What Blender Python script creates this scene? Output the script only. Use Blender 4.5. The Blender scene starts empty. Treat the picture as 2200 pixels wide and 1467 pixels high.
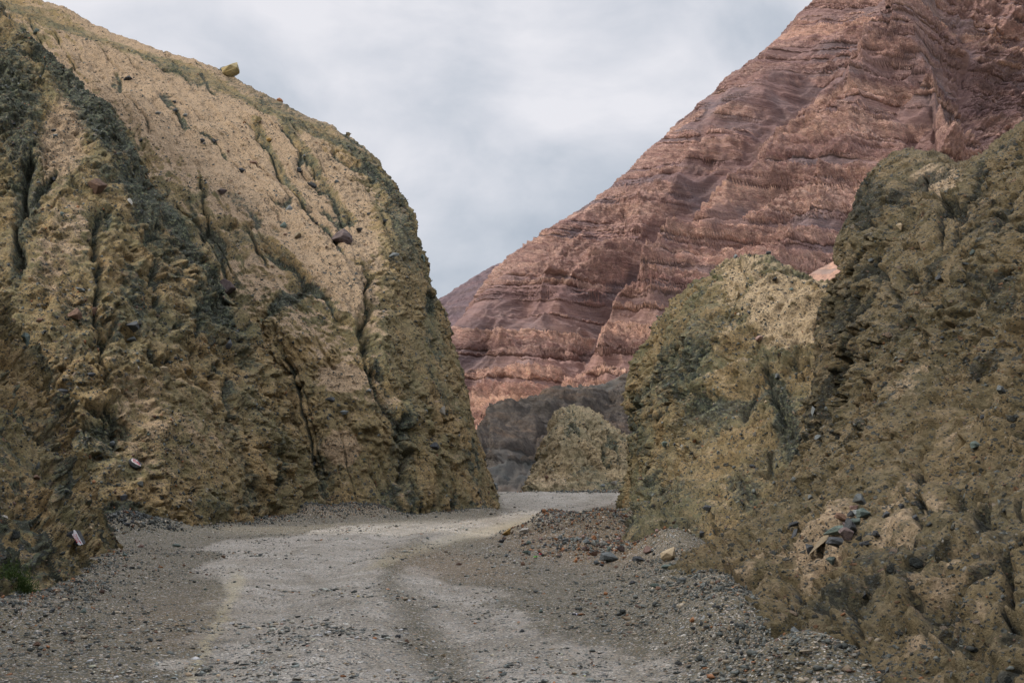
import bpy, bmesh, math, random
import numpy as np
from mathutils import Vector, Matrix, Euler
R = math.radians
random.seed(7); RNG = np.random.default_rng(7)
S = bpy.context.scene
COL = S.collection

# ------------------------------------------------------------------ camera
CAM_H = 1.8; F = 3055.0; TH = math.atan(266.5 / F)
cam_d = bpy.data.cameras.new("camera"); cam = bpy.data.objects.new("camera", cam_d); COL.objects.link(cam)
cam_d.sensor_width = 36.0; cam_d.lens = 36.0 * F / 2200.0
cam_d.clip_start = 0.1; cam_d.clip_end = 20000
cam.location = (0, 0, CAM_H); cam.rotation_euler = (math.pi / 2 + TH, 0, 0)
S.camera = cam
cam_d.dof.use_dof = True; cam_d.dof.focus_distance = 45; cam_d.dof.aperture_fstop = 11

# ------------------------------------------------------------------ exposure
S.view_settings.view_transform = 'Standard'; S.view_settings.look = 'None'
S.view_settings.exposure = 0.12; S.view_settings.gamma = 1.0; S.view_settings.use_curve_mapping = False

# ------------------------------------------------------------------ world: hazy blue sky under a broken layer of cloud
SUN_EL, SUN_AZ = R(35), R(-112)          # azimuth clockwise from +Y (north)
W = bpy.data.worlds.new("World"); S.world = W; W.use_nodes = True
nt = W.node_tree; nt.nodes.clear()
def N(t, ty, **k):
    n = t.nodes.new(ty)
    for a, b in k.items(): setattr(n, a, b)
    return n
wo = N(nt, 'ShaderNodeOutputWorld'); bg = N(nt, 'ShaderNodeBackground'); nt.links.new(bg.outputs[0], wo.inputs[0])
bg.inputs[1].default_value = 1.0
sky = N(nt, 'ShaderNodeTexSky', sky_type='NISHITA', sun_disc=False, sun_elevation=SUN_EL, sun_rotation=SUN_AZ)
skm = N(nt, 'ShaderNodeVectorMath', operation='SCALE'); nt.links.new(sky.outputs[0], skm.inputs[0]); skm.inputs['Scale'].default_value = 0.10
tc = N(nt, 'ShaderNodeTexCoord')
mp = N(nt, 'ShaderNodeMapping'); nt.links.new(tc.outputs['Generated'], mp.inputs[0])
mp.inputs['Scale'].default_value = (1.0, 1.0, 1.9); mp.inputs['Location'].default_value = (2.5, 9.2, 0.1)
n1 = N(nt, 'ShaderNodeTexNoise'); nt.links.new(mp.outputs[0], n1.inputs['Vector'])
n1.inputs['Scale'].default_value = 6.2; n1.inputs['Detail'].default_value = 8; n1.inputs['Roughness'].default_value = 0.52; n1.inputs['Distortion'].default_value = 0.25
sep = N(nt, 'ShaderNodeSeparateXYZ'); nt.links.new(tc.outputs['Generated'], sep.inputs[0])
def mth(t, op, a, b=None, clamp=False):
    n = N(t, 'ShaderNodeMath', operation=op); n.use_clamp = clamp
    for i, v in enumerate((a, b)):
        if v is None: continue
        if isinstance(v, (int, float)): n.inputs[i].default_value = v
        else: t.links.new(v, n.inputs[i])
    return n.outputs[0]
def ramp(t, fac, stops):
    r = N(t, 'ShaderNodeValToRGB'); t.links.new(fac, r.inputs[0])
    e = r.color_ramp.elements
    while len(e) > 1: e.remove(e[0])
    e[0].position = stops[0][0]; e[0].color = stops[0][1]
    for p, c in stops[1:]:
        q = e.new(p); q.color = c
    return r.outputs[0]
# more cloud higher up, bluer gaps low over the valley
zz = mth(nt, 'MULTIPLY', sep.outputs[2], 0.62)
cf = mth(nt, 'ADD', mth(nt, 'MULTIPLY', n1.outputs[0], 1.15), mth(nt, 'MINIMUM', mth(nt, 'SUBTRACT', zz, 0.15), 0.10))
xx = mth(nt, 'ADD', mth(nt, 'MULTIPLY', sep.outputs[0], -0.22), 0.045)
cf = mth(nt, 'ADD', cf, xx)
cc = ramp(nt, cf, [(0.34, (0.42, 0.47, 0.545, 1)), (0.48, (0.54, 0.575, 0.64, 1)), (0.60, (0.66, 0.675, 0.73, 1)), (0.74, (0.79, 0.785, 0.825, 1))])
mx = N(nt, 'ShaderNodeMix', data_type='RGBA'); mx.inputs[0].default_value = 0.93
nt.links.new(skm.outputs[0], mx.inputs[6]); nt.links.new(cc, mx.inputs[7]); nt.links.new(mx.outputs[2], bg.inputs[0])
# an overcast sky is brightest overhead
zn = N(nt, 'ShaderNodeMapRange'); zn.interpolation_type = 'SMOOTHSTEP'; nt.links.new(sep.outputs[2], zn.inputs[0])
for i_, v_ in enumerate((0.36, 0.95, 1.0, 3.1)): zn.inputs[i_ + 1].default_value = v_
nt.links.new(zn.outputs[0], bg.inputs[1])

# ------------------------------------------------------------------ sun, veiled by cloud
sl = bpy.data.lights.new("sun", 'SUN'); sl.energy = 2.7; sl.angle = R(9); sl.color = (1.0, 0.92, 0.81)
so = bpy.data.objects.new("sun", sl); COL.objects.link(so)
sd = Vector((math.sin(SUN_AZ) * math.cos(SUN_EL), math.cos(SUN_AZ) * math.cos(SUN_EL), math.sin(SUN_EL)))
so.rotation_euler = (-sd).to_track_quat('-Z', 'Y').to_euler(); so.location = (0, 0, 60)

# ------------------------------------------------------------------ picture <-> place
c_, s_ = math.cos(TH), math.sin(TH)
def P(px, py, d):
    a = (px - 1100) / F; b = (733.5 - py) / F
    k = d / (c_ - b * s_)
    return (a * k, d, CAM_H + k * (s_ + b * c_))
def G(px, d, z=0.0):
    t = (z - CAM_H) / d; b = (t * c_ - s_) / (c_ + t * s_)
    return ((px - 1100) / F * d / (c_ - b * s_), d, z)
def proj(V):
    x, y, z = V[..., 0], V[..., 1], V[..., 2] - CAM_H
    fw = np.maximum(y * c_ + z * s_, 0.01); up = -y * s_ + z * c_
    return 1100 + F * x / fw, 733.5 - F * up / fw

# ------------------------------------------------------------------ noise in numpy
def _h(ix, iy, iz, seed):
    h = (ix.astype(np.int64) * 374761393 + iy.astype(np.int64) * 668265263 + iz.astype(np.int64) * 2147483647 + seed * 1274126177) & 0xffffffff
    h = ((h ^ (h >> 13)) * 1274126177) & 0xffffffff
    return ((h ^ (h >> 16)) & 0xffff).astype(np.float32) / 65535.0
def vnoise(p, seed=0):
    i = np.floor(p); f = (p - i).astype(np.float32); i = i.astype(np.int64); f = f * f * f * (f * (f * 6 - 15) + 10)
    r = 0
    for dx in (0, 1):
        wx = f[..., 0] if dx else 1 - f[..., 0]
        for dy in (0, 1):
            wy = f[..., 1] if dy else 1 - f[..., 1]
            for dz in (0, 1):
                wz = f[..., 2] if dz else 1 - f[..., 2]
                r = r + wx * wy * wz * _h(i[..., 0] + dx, i[..., 1] + dy, i[..., 2] + dz, seed)
    return r * 2 - 1
ROT = np.array([[0.80, 0.36, -0.48], [-0.60, 0.48, -0.64], [0.0, 0.80, 0.60]])
def fbm(p, o=4, seed=0, gain=0.5, lac=2.03, ridged=False):
    a, r, q, t = 1.0, 0, p, 0
    for k in range(o):
        n = vnoise(q, seed + k * 17)
        if ridged: n = 1 - 2 * np.abs(n)
        r = r + a * n; t += a; a *= gain; q = (q @ ROT.T) * lac
    return r / t
def worley(p, seed=0):
    i = np.floor(p).astype(np.int64); f = p - i
    d1 = np.full(p.shape[:-1], 9.0); d2 = d1.copy(); idv = np.zeros(p.shape[:-1], np.float32)
    for dx in (-1, 0, 1):
        for dy in (-1, 0, 1):
            for dz in (-1, 0, 1):
                a, b, c = i[..., 0] + dx, i[..., 1] + dy, i[..., 2] + dz
                ex = dx + _h(a, b, c, seed) - f[..., 0]; ey = dy + _h(a, b, c, seed + 5) - f[..., 1]; ez = dz + _h(a, b, c, seed + 9) - f[..., 2]
                d = np.sqrt(ex * ex + ey * ey + ez * ez)
                m = d < d1
                d2 = np.where(m, d1, np.minimum(d2, d)); idv = np.where(m, _h(a, b, c, seed + 13), idv); d1 = np.where(m, d, d1)
    return d1, d2, idv
def sst(a, b, x):
    t = np.clip((x - a) / (b - a), 0, 1); return t * t * (3 - 2 * t)
def poly_dist(X, Y, pts):
    best = np.full(X.shape, 1e9); tt = np.zeros(X.shape); n = len(pts) - 1
    for k in range(n):
        ax, ay = pts[k]; bx, by = pts[k + 1]
        vx, vy = bx - ax, by - ay; L = vx * vx + vy * vy + 1e-9
        t = np.clip(((X - ax) * vx + (Y - ay) * vy) / L, 0, 1)
        d = np.hypot(X - ax - t * vx, Y - ay - t * vy)
        m = d < best; best = np.where(m, d, best); tt = np.where(m, (k + t) / n, tt)
    return best, tt

# ------------------------------------------------------------------ tagging and linking
def tag(o, label=None, cat=None, group=None, kind=None):
    if label: o['label'] = label
    if cat: o['category'] = cat
    if group: o['group'] = group
    if kind: o['kind'] = kind
    return o
def link(name, me, mats=(), parent=None):
    for m in mats: me.materials.append(m)
    o = bpy.data.objects.new(name, me); COL.objects.link(o)
    if parent: o.parent = parent
    return o
def grid_mesh(name, V, attr=None, smooth=True, close=False):
    n, m = V.shape[:2]
    me = bpy.data.meshes.new(name)
    me.vertices.add(n * m); me.vertices.foreach_set('co', V.astype(np.float32).ravel())
    idx = np.arange(n * m).reshape(n, m)
    q = np.stack([idx[:-1, :-1], idx[1:, :-1], idx[1:, 1:], idx[:-1, 1:]], -1).reshape(-1, 4)
    me.loops.add(q.size); me.loops.foreach_set('vertex_index', q.ravel().astype(np.int32))
    me.polygons.add(len(q)); me.polygons.foreach_set('loop_start', np.arange(0, q.size, 4, dtype=np.int32))
    me.polygons.foreach_set('use_smooth', np.full(len(q), smooth))
    me.update(calc_edges=True)
    if attr is not None:
        a = me.color_attributes.new('mask', 'FLOAT_COLOR', 'POINT')
        c = np.ones((n * m, 4), np.float32); c[:, :3] = attr.reshape(-1, 3); a.data.foreach_set('color', c.ravel())
    return me

def catmull(C, u):
    # C [K,...] control values, u in [0,K-1]
    K = C.shape[0]; i = np.clip(np.floor(u).astype(int), 0, K - 2); t = (u - i).reshape(-1, *([1] * (C.ndim - 1)))
    g = lambda j: C[np.clip(j, 0, K - 1)]
    p0 = np.where((i == 0).reshape(t.shape), 2 * g(i) - g(i + 1), g(i - 1)); p3 = np.where((i == K - 2).reshape(t.shape), 2 * g(i + 1) - g(i), g(i + 2))
    p1, p2 = g(i), g(i + 1)
    return 0.5 * (2 * p1 + (p2 - p0) * t + (2 * p0 - 5 * p1 + 4 * p2 - p3) * t * t + (3 * p1 - p0 - 3 * p2 + p3) * t ** 3)
def samples(seg, n):
    c = np.concatenate([[0], np.cumsum(seg)]); return np.interp(np.linspace(0, c[-1], n), c, np.arange(len(c)))
def surface(rows, step, back, below=1.5, maxn=900, wrapw=0.35):
    """rows: crest first, ground last, each a list of world points; returns base vertices and normals"""
    C = np.array(rows, float)
    crest = C[0].copy()
    b1 = crest + [0, back, -0.12 * back]; b2 = crest.copy(); b2[:, 1] += 3 * back; b1[:, 0] *= 1 + 1.15 * back / np.maximum(crest[:, 1], 8); b2[:, 0] *= 1 + 3.9 * back / np.maximum(crest[:, 1], 8); b2[:, 2] = np.minimum(crest[:, 2] * 0.2, -below) 
    foot = C[-1].copy(); foot[:, 2] -= below; foot[:, 1] += 0.15 * below
    C = np.concatenate([[b2], [b1], C, [foot]], 0)
    px, py = proj(C); px = np.where(C[..., 1] < 5, 1100 + np.sign(C[..., 0]) * 1900, px); py = np.where(C[..., 1] < 5, 700 - C[..., 2] * 60, py); Q = np.stack([np.clip(px, -450, 2650), np.clip(py, -300, 1800)], -1)
    sv = np.linalg.norm(np.diff(Q, axis=0), axis=-1).mean(1); su = np.linalg.norm(np.diff(Q, axis=1), axis=-1).mean(0)
    k3 = F / C[:, :, 1].mean(); s3 = np.linalg.norm(np.diff(C, axis=1), axis=-1).mean(0) * k3; su = np.maximum(su, np.minimum(s3 * 0.6, 260)); s4 = np.linalg.norm(np.diff(C, axis=0), axis=-1).mean(1) * k3; sv[2:-1] = np.maximum(sv[2:-1], np.minimum(s4[2:-1] * .6, 260))
    sv[0] = min(sv[0], 60); sv[1] = min(max(sv[1], 12), 60); sv[-1] = min(sv[-1], 20)
    nv = int(min(maxn, sv.sum() / step)); nu = int(min(maxn, su.sum() / step))
    V = catmull(C, samples(sv, nv)); V = catmull(V.transpose(1, 0, 2), samples(su, nu)).transpose(1, 0, 2)
    return V
def normals(V, flip=None):
    n = np.cross(np.gradient(V, axis=1), np.gradient(V, axis=0)); n /= np.linalg.norm(n, axis=-1, keepdims=True) + 1e-9
    m = n[n.shape[0] // 2 - 20:n.shape[0] // 2 + 20].reshape(-1, 3).mean(0) if flip is None else None
    if flip is None: flip = m[1] > 0
    return -n if flip else n
def smooth_grid(A, k):
    for _ in range(k):
        B = A.copy(); B[1:-1] = (A[:-2] + 2 * A[1:-1] + A[2:]) / 4; C = B.copy(); C[:, 1:-1] = (B[:, :-2] + 2 * B[:, 1:-1] + B[:, 2:]) / 4; A = C
    return A

# ------------------------------------------------------------------ materials
def new_mat(name):
    m = bpy.data.materials.new(name); m.use_nodes = True; t = m.node_tree
    b = t.nodes['Principled BSDF']; b.inputs['Roughness'].default_value = 0.95; b.inputs['Specular IOR Level'].default_value = 0.2
    return m, t, b
def mixc(t, fac, a, b, mode='MIX'):
    n = N(t, 'ShaderNodeMix', data_type='RGBA', blend_type=mode)
    for s, v in ((0, fac), (6, a), (7, b)):
        if isinstance(v, (int, float)): n.inputs[s].default_value = v
        elif isinstance(v, tuple): n.inputs[s].default_value = (*v, 1)
        else: t.links.new(v, n.inputs[s])
    return n.outputs[2]
def noise(t, vec, scale, detail=4, rough=0.55, dist=0.0):
    n = N(t, 'ShaderNodeTexNoise'); t.links.new(vec, n.inputs['Vector'])
    n.inputs['Scale'].default_value = scale; n.inputs['Detail'].default_value = detail; n.inputs['Roughness'].default_value = rough; n.inputs['Distortion'].default_value = dist
    return n.outputs[0]
def voro(t, vec, scale, feat='F1', rnd=1.0):
    n = N(t, 'ShaderNodeTexVoronoi', feature=feat); t.links.new(vec, n.inputs['Vector']); n.inputs['Scale'].default_value = scale; n.inputs['Randomness'].default_value = rnd
    return n
def mapr(t, v, a, b, c=0.0, d=1.0):
    n = N(t, 'ShaderNodeMapRange'); t.links.new(v, n.inputs[0])
    for i, x in enumerate((a, b, c, d)): n.inputs[i + 1].default_value = x
    return n.outputs[0]
def pebble_layer(t, pos, scale, cutoff, prob, seedoff):
    """mask and random colour value of pebble-like cells"""
    mpn = N(t, 'ShaderNodeMapping'); t.links.new(pos, mpn.inputs[0]); mpn.inputs['Location'].default_value = seedoff; mpn.inputs['Rotation'].default_value = (0.3, 0.5, 0.2)
    mpn.inputs['Scale'].default_value = (1, 1, 1.45)
    nz = N(t, 'ShaderNodeTexNoise'); t.links.new(mpn.outputs[0], nz.inputs[0]); nz.inputs['Scale'].default_value = scale * 1.6; nz.inputs['Detail'].default_value = 2
    wv = N(t, 'ShaderNodeVectorMath', operation='SCALE'); t.links.new(nz.outputs[1], wv.inputs[0]); wv.inputs['Scale'].default_value = 0.55 / scale
    ad = N(t, 'ShaderNodeVectorMath', operation='ADD'); t.links.new(mpn.outputs[0], ad.inputs[0]); t.links.new(wv.outputs[0], ad.inputs[1])
    v = voro(t, ad.outputs[0], scale)
    sp = N(t, 'ShaderNodeSeparateColor'); t.links.new(v.outputs['Color'], sp.inputs[0])
    m = mapr(t, v.outputs['Distance'], cutoff + 0.03, cutoff - 0.03)
    on = mth(t, 'LESS_THAN', sp.outputs[0], prob) if isinstance(prob, float) else mth(t, 'LESS_THAN', sp.outputs[0], prob)
    return mth(t, 'MULTIPLY', m, on), sp.outputs[1], v.outputs['Distance']

def earth_material(name, olive, ochre, tan, dark, k=1.0, bump=0.06, stone_tint=1.0):
    m, t, b = new_mat(name)
    g = N(t, 'ShaderNodeNewGeometry'); pos = g.outputs['Position']
    at = N(t, 'ShaderNodeAttribute', attribute_name='mask'); sp = N(t, 'ShaderNodeSeparateColor'); t.links.new(at.outputs['Color'], sp.inputs[0])
    nb = noise(t, pos, 0.55 * k, 6, 0.6); nm = noise(t, pos, 2.6 * k, 6, 0.65); nf = noise(t, pos, 14 * k, 6, 0.7)
    c = mixc(t, mapr(t, nb, 0.40, 0.62), olive, ochre)
    c = mixc(t, mapr(t, nm, 0.47, 0.75, 0, 0.45), c, tan)
    tr = mth(t, 'ADD', sp.outputs[0], mth(t, 'MULTIPLY', mth(t, 'SUBTRACT', nm, 0.5), 1.3))
    tr = mth(t, 'MULTIPLY', mapr(t, tr, 0.32, 0.62), mapr(t, sp.outputs[0], 0.02, 0.25))
    c = mixc(t, tr, c, tan)
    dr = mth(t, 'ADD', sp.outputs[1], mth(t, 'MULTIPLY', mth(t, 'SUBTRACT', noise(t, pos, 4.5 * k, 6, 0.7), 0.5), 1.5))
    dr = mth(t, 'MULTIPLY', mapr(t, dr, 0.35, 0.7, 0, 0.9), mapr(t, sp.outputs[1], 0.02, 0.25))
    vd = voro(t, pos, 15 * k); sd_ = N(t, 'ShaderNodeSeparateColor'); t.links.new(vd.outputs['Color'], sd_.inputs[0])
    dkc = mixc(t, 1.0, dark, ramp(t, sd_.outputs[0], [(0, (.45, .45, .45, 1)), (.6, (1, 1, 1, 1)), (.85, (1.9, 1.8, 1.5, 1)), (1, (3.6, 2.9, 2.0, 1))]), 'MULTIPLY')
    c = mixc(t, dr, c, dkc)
    c = mixc(t, mapr(t, sp.outputs[2], 0.1, 1.0, 0, 0.85), c, ochre)
    # mottling
    c = mixc(t, 1.0, c, ramp(t, nf, [(0.28, (0.45, 0.46, 0.44, 1)), (0.47, (0.95, 0.95, 0.95, 1)), (0.72, (1.5, 1.45, 1.36, 1))]), 'MULTIPLY')
    # pebbles of three sizes set in the matrix
    h = None
    clus = mapr(t, noise(t, pos, 1.1 * k, 4, 0.6), 0.35, 0.66, 0.38, 1.0)
    for sc, cut, pr, off in ((3.6 * k, 0.27, 0.30, (1, 2, 3)), (9.0 * k, 0.30, 0.6, (7, 1, 5)), (22 * k, 0.34, 0.9, (3, 8, 2))):
        prob = mth(t, 'MULTIPLY', clus, pr)
        pm, rv, ds = pebble_layer(t, pos, sc, cut, prob, off)
        pc = ramp(t, rv, [(0.0, (0.020, 0.025, 0.026, 1)), (0.55, (0.048, 0.058, 0.060, 1)), (0.80, (0.105, 0.110, 0.100, 1)), (0.90, (0.16, 0.085, 0.045, 1)), (1.0, (0.22, 0.20, 0.165, 1))])
        c = mixc(t, mth(t, 'MULTIPLY', pm, 0.88 * stone_tint), c, pc)
        hh = mth(t, 'MULTIPLY', pm, 0.5 / (sc ** 0.8))
        h = hh if h is None else mth(t, 'ADD', h, hh)
    t.links.new(c, b.inputs['Base Color'])
    h = mth(t, 'ADD', h, mth(t, 'MULTIPLY', nf, 0.17)); h = mth(t, 'ADD', h, mth(t, 'MULTIPLY', nm, 0.16))
    h = mth(t, 'ADD', h, mth(t, 'MULTIPLY', noise(t, pos, 50 * k, 4, 0.7), 0.08))
    bp = N(t, 'ShaderNodeBump'); bp.inputs['Strength'].default_value = 1.0; bp.inputs['Distance'].default_value = bump * 8 / k
    t.links.new(h, bp.inputs['Height']); t.links.new(bp.outputs[0], b.inputs['Normal'])
    return m
OLIVE, OCHRE, TAN, DARK = (0.155, 0.137, 0.072), (0.275, 0.196, 0.094), (0.33, 0.242, 0.156), (0.043, 0.056, 0.047)
M_cliff = earth_material('left_cliff_earth', OLIVE, OCHRE, TAN, DARK)
M_hill = earth_material('right_hill_earth', (0.125, 0.119, 0.068), (0.225, 0.165, 0.084), (0.37, 0.285, 0.18), (0.046, 0.058, 0.050))
M_far = earth_material('small_hill_earth', (0.215, 0.182, 0.110), (0.32, 0.245, 0.14), (0.46, 0.355, 0.23), (0.08, 0.09, 0.07))
M_near = earth_material('near_cliff_earth', (0.118, 0.100, 0.058), (0.168, 0.130, 0.073), (0.35, 0.268, 0.18), (0.028, 0.031, 0.026), k=1.15, bump=0.07)

def rock_material(name, cols, rough=0.85, scale=6.0, spread=0.35):
    m, t, b = new_mat(name); b.inputs['Roughness'].default_value = rough; b.inputs['Specular IOR Level'].default_value = 0.3
    tcn = N(t, 'ShaderNodeTexCoord'); oi = N(t, 'ShaderNodeObjectInfo')
    ad = N(t, 'ShaderNodeVectorMath', operation='ADD'); t.links.new(tcn.outputs['Object'], ad.inputs[0]); t.links.new(oi.outputs['Location'], ad.inputs[1])
    n = noise(t, ad.outputs[0], scale, 6, 0.65, 0.4); n2 = noise(t, ad.outputs[0], scale * 5, 4, 0.7)
    c = mixc(t, mapr(t, n, 0.35, 0.65), cols[0], cols[1])
    if len(cols) > 2: c = mixc(t, mapr(t, n2, 0.55, 0.68), c, cols[2])
    rr = mapr(t, oi.outputs['Random'], 0, 1, 1 - spread, 1 + spread)
    vm = N(t, 'ShaderNodeVectorMath', operation='SCALE'); t.links.new(c, vm.inputs[0]); t.links.new(rr, vm.inputs['Scale'])
    t.links.new(vm.outputs[0], b.inputs['Base Color'])
    bp = N(t, 'ShaderNodeBump'); bp.inputs['Strength'].default_value = 0.7; bp.inputs['Distance'].default_value = 0.05
    t.links.new(mth(t, 'ADD', n, mth(t, 'MULTIPLY', n2, 0.4)), bp.inputs['Height']); t.links.new(bp.outputs[0], b.inputs['Normal'])
    return m
RM = dict(
    grey=rock_material('blue_grey_rock', [(0.075, 0.088, 0.092), (0.13, 0.142, 0.14), (0.21, 0.205, 0.185)]),
    dark=rock_material('dark_slate_rock', [(0.030, 0.034, 0.038), (0.062, 0.066, 0.070), (0.10, 0.10, 0.10)]),
    purple=rock_material('purple_brown_rock', [(0.052, 0.040, 0.040), (0.105, 0.078, 0.074), (0.15, 0.11, 0.085)]),
    brown=rock_material('red_brown_rock', [(0.085, 0.050, 0.034), (0.16, 0.095, 0.062), (0.05, 0.04, 0.034)]),
    tan=rock_material('tan_rock', [(0.22, 0.175, 0.115), (0.33, 0.26, 0.165), (0.15, 0.13, 0.09)]),
    ochre=rock_material('ochre_rock', [(0.26, 0.16, 0.045), (0.36, 0.23, 0.08), (0.20, 0.14, 0.07)]),
    orange=rock_material('rust_orange_rock', [(0.24, 0.10, 0.035), (0.34, 0.17, 0.085), (0.12, 0.07, 0.04)]),
    green=rock_material('green_grey_rock', [(0.060, 0.085, 0.075), (0.11, 0.14, 0.125), (0.17, 0.19, 0.165)]),
    pale=rock_material('pale_stone', [(0.33, 0.31, 0.27), (0.45, 0.42, 0.36), (0.22, 0.21, 0.19)]),
    pink=rock_material('pinkish_rock', [(0.24, 0.15, 0.125), (0.34, 0.23, 0.19), (0.15, 0.11, 0.10)]),
    boulder=rock_material('lichen_boulder', [(0.19, 0.165, 0.10), (0.30, 0.225, 0.095), (0.12, 0.12, 0.095)], scale=1.6, spread=0.05))

# ------------------------------------------------------------------ rock shapes
def rock_bm(seed, pts=16, flat=1.0, detail=1, rough=0.05):
    r = random.Random(seed); bm = bmesh.new()
    for _ in range(pts):
        v = Vector((r.gauss(0, 1), r.gauss(0, 1), r.gauss(0, 1))).normalized() * r.uniform(0.75, 1.0)
        bm.verts.new((v.x * 0.5, v.y * 0.5, v.z * 0.5 * flat))
    res = bmesh.ops.convex_hull(bm, input=bm.verts)
    junk = [g for g in res['geom_interior'] if isinstance(g, bmesh.types.BMVert)]
    if junk: bmesh.ops.delete(bm, geom=junk, context='VERTS')
    if detail:
        bmesh.ops.bevel(bm, geom=bm.edges[:], offset=0.018, segments=1, affect='EDGES', profile=0.6)
        bmesh.ops.triangulate(bm, faces=bm.faces)
        for _ in range(detail): bmesh.ops.subdivide_edges(bm, edges=[e for e in bm.edges if e.calc_length() > 0.12], cuts=1, use_grid_fill=True)
        bmesh.ops.triangulate(bm, faces=bm.faces)
        from mathutils import noise as mn
        off = Vector((seed * 3.1, seed * 1.7, 0))
        for v in bm.verts:
            n = mn.noise(v.co * 3.2 + off) * rough * 1.2 + mn.noise(v.co * 9 + off) * rough * .6
            v.co += v.co.normalized() * n
    return bm
def bm_mesh(name, bm):
    me = bpy.data.meshes.new(name); bm.to_mesh(me); bm.free(); return me
ROCKS = {}
def rock_mesh(color, i, flat=1.0):
    k = (color, i, flat)
    if k not in ROCKS:
        me = bm_mesh('rock', rock_bm(i * 7 + 11, 10 + (i * 5) % 5, flat)); me.materials.append(RM[color]); ROCKS[k] = me
    return ROCKS[k]
TEMPL = []
for i in range(14):
    bm = rock_bm(100 + i, 8, 0.6, 0); bmesh.ops.triangulate(bm, faces=bm.faces); bm.verts.ensure_lookup_table(); bm.verts.index_update()
    TEMPL.append((np.array([v.co[:] for v in bm.verts]), np.array([[v.index for v in f.verts] for f in bm.faces]))); bm.free()
def rand_rot(n, tilt=None):
    q = RNG.normal(size=(n, 4)); q /= np.linalg.norm(q, axis=1, keepdims=True)
    w, x, y, z = q.T
    return np.stack([1 - 2 * (y * y + z * z), 2 * (x * y - z * w), 2 * (x * z + y * w), 2 * (x * y + z * w), 1 - 2 * (x * x + z * z), 2 * (y * z - x * w), 2 * (x * z - y * w), 2 * (y * z + x * w), 1 - 2 * (x * x + y * y)], -1).reshape(n, 3, 3)
def stone_mass(name, pos, size, colors, mat, flat=None):
    """one mesh of many small angular stones"""
    n = len(pos); which = RNG.integers(0, len(TEMPL), n); VV, FF, CC = [], [], []; base = 0
    for k, (tv, tf) in enumerate(TEMPL):
        m = np.where(which == k)[0]
        if not len(m): continue
        Rm = rand_rot(len(m)); sc = size[m][:, None] * RNG.uniform(0.6, 1.25, (len(m), 3))
        if flat is None:
            v = np.einsum('nij,nkj->nki', Rm, tv[None] * sc[:, None, :])
        else:   # lying flat: spin about the vertical only, low height
            a = RNG.uniform(0, 6.283, len(m)); z = np.zeros_like(a); o = z + 1
            Rz = np.stack([np.cos(a), -np.sin(a), z, np.sin(a), np.cos(a), z, z, z, o], -1).reshape(-1, 3, 3)
            sc[:, 2] *= flat; v = np.einsum('nij,nkj->nki', Rz, tv[None] * sc[:, None, :])
        v += pos[m][:, None, :]
        VV.append(v.reshape(-1, 3)); FF.append((tf[None] + (base + np.arange(len(m)) * len(tv))[:, None, None]).reshape(-1, 3))
        CC.append(np.repeat(colors[m], len(tv), 0)); base += len(m) * len(tv)
    V, Fc, Cc = np.concatenate(VV), np.concatenate(FF), np.concatenate(CC)
    me = bpy.data.meshes.new(name); me.vertices.add(len(V)); me.vertices.foreach_set('co', V.astype(np.float32).ravel())
    me.loops.add(Fc.size); me.loops.foreach_set('vertex_index', Fc.ravel().astype(np.int32))
    me.polygons.add(len(Fc)); me.polygons.foreach_set('loop_start', np.arange(0, Fc.size, 3, dtype=np.int32)); me.update(calc_edges=True)
    a = me.color_attributes.new('mask', 'FLOAT_COLOR', 'POINT'); c = np.ones((len(V), 4), np.float32); c[:, :3] = Cc; a.data.foreach_set('color', c.ravel())
    return link(name, me, [mat])
m, t, b = new_mat('small_stones'); at = N(t, 'ShaderNodeAttribute', attribute_name='mask'); g = N(t, 'ShaderNodeNewGeometry')
t.links.new(mixc(t, 1.0, at.outputs['Color'], ramp(t, noise(t, g.outputs['Position'], 45, 4, 0.6), [(0.3, (0.7, 0.7, 0.7, 1)), (0.7, (1.3, 1.3, 1.3, 1))]), 'MULTIPLY'), b.inputs['Base Color'])
b.inputs['Roughness'].default_value = 0.8; M_stones = m
PAL = np.array([[.058, .064, .060], [.088, .098, .092], [.13, .138, .125], [.036, .040, .038], [.19, .18, .155], [.16, .125, .085], [.20, .095, .045], [.10, .065, .05], [.27, .23, .17]])
def pal(n, w, k=1.0):
    w = np.array(w, float); c = PAL[RNG.choice(len(PAL), n, p=w / w.sum())]; return c * RNG.uniform(0.75, 1.3, (n, 1)) * k

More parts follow.
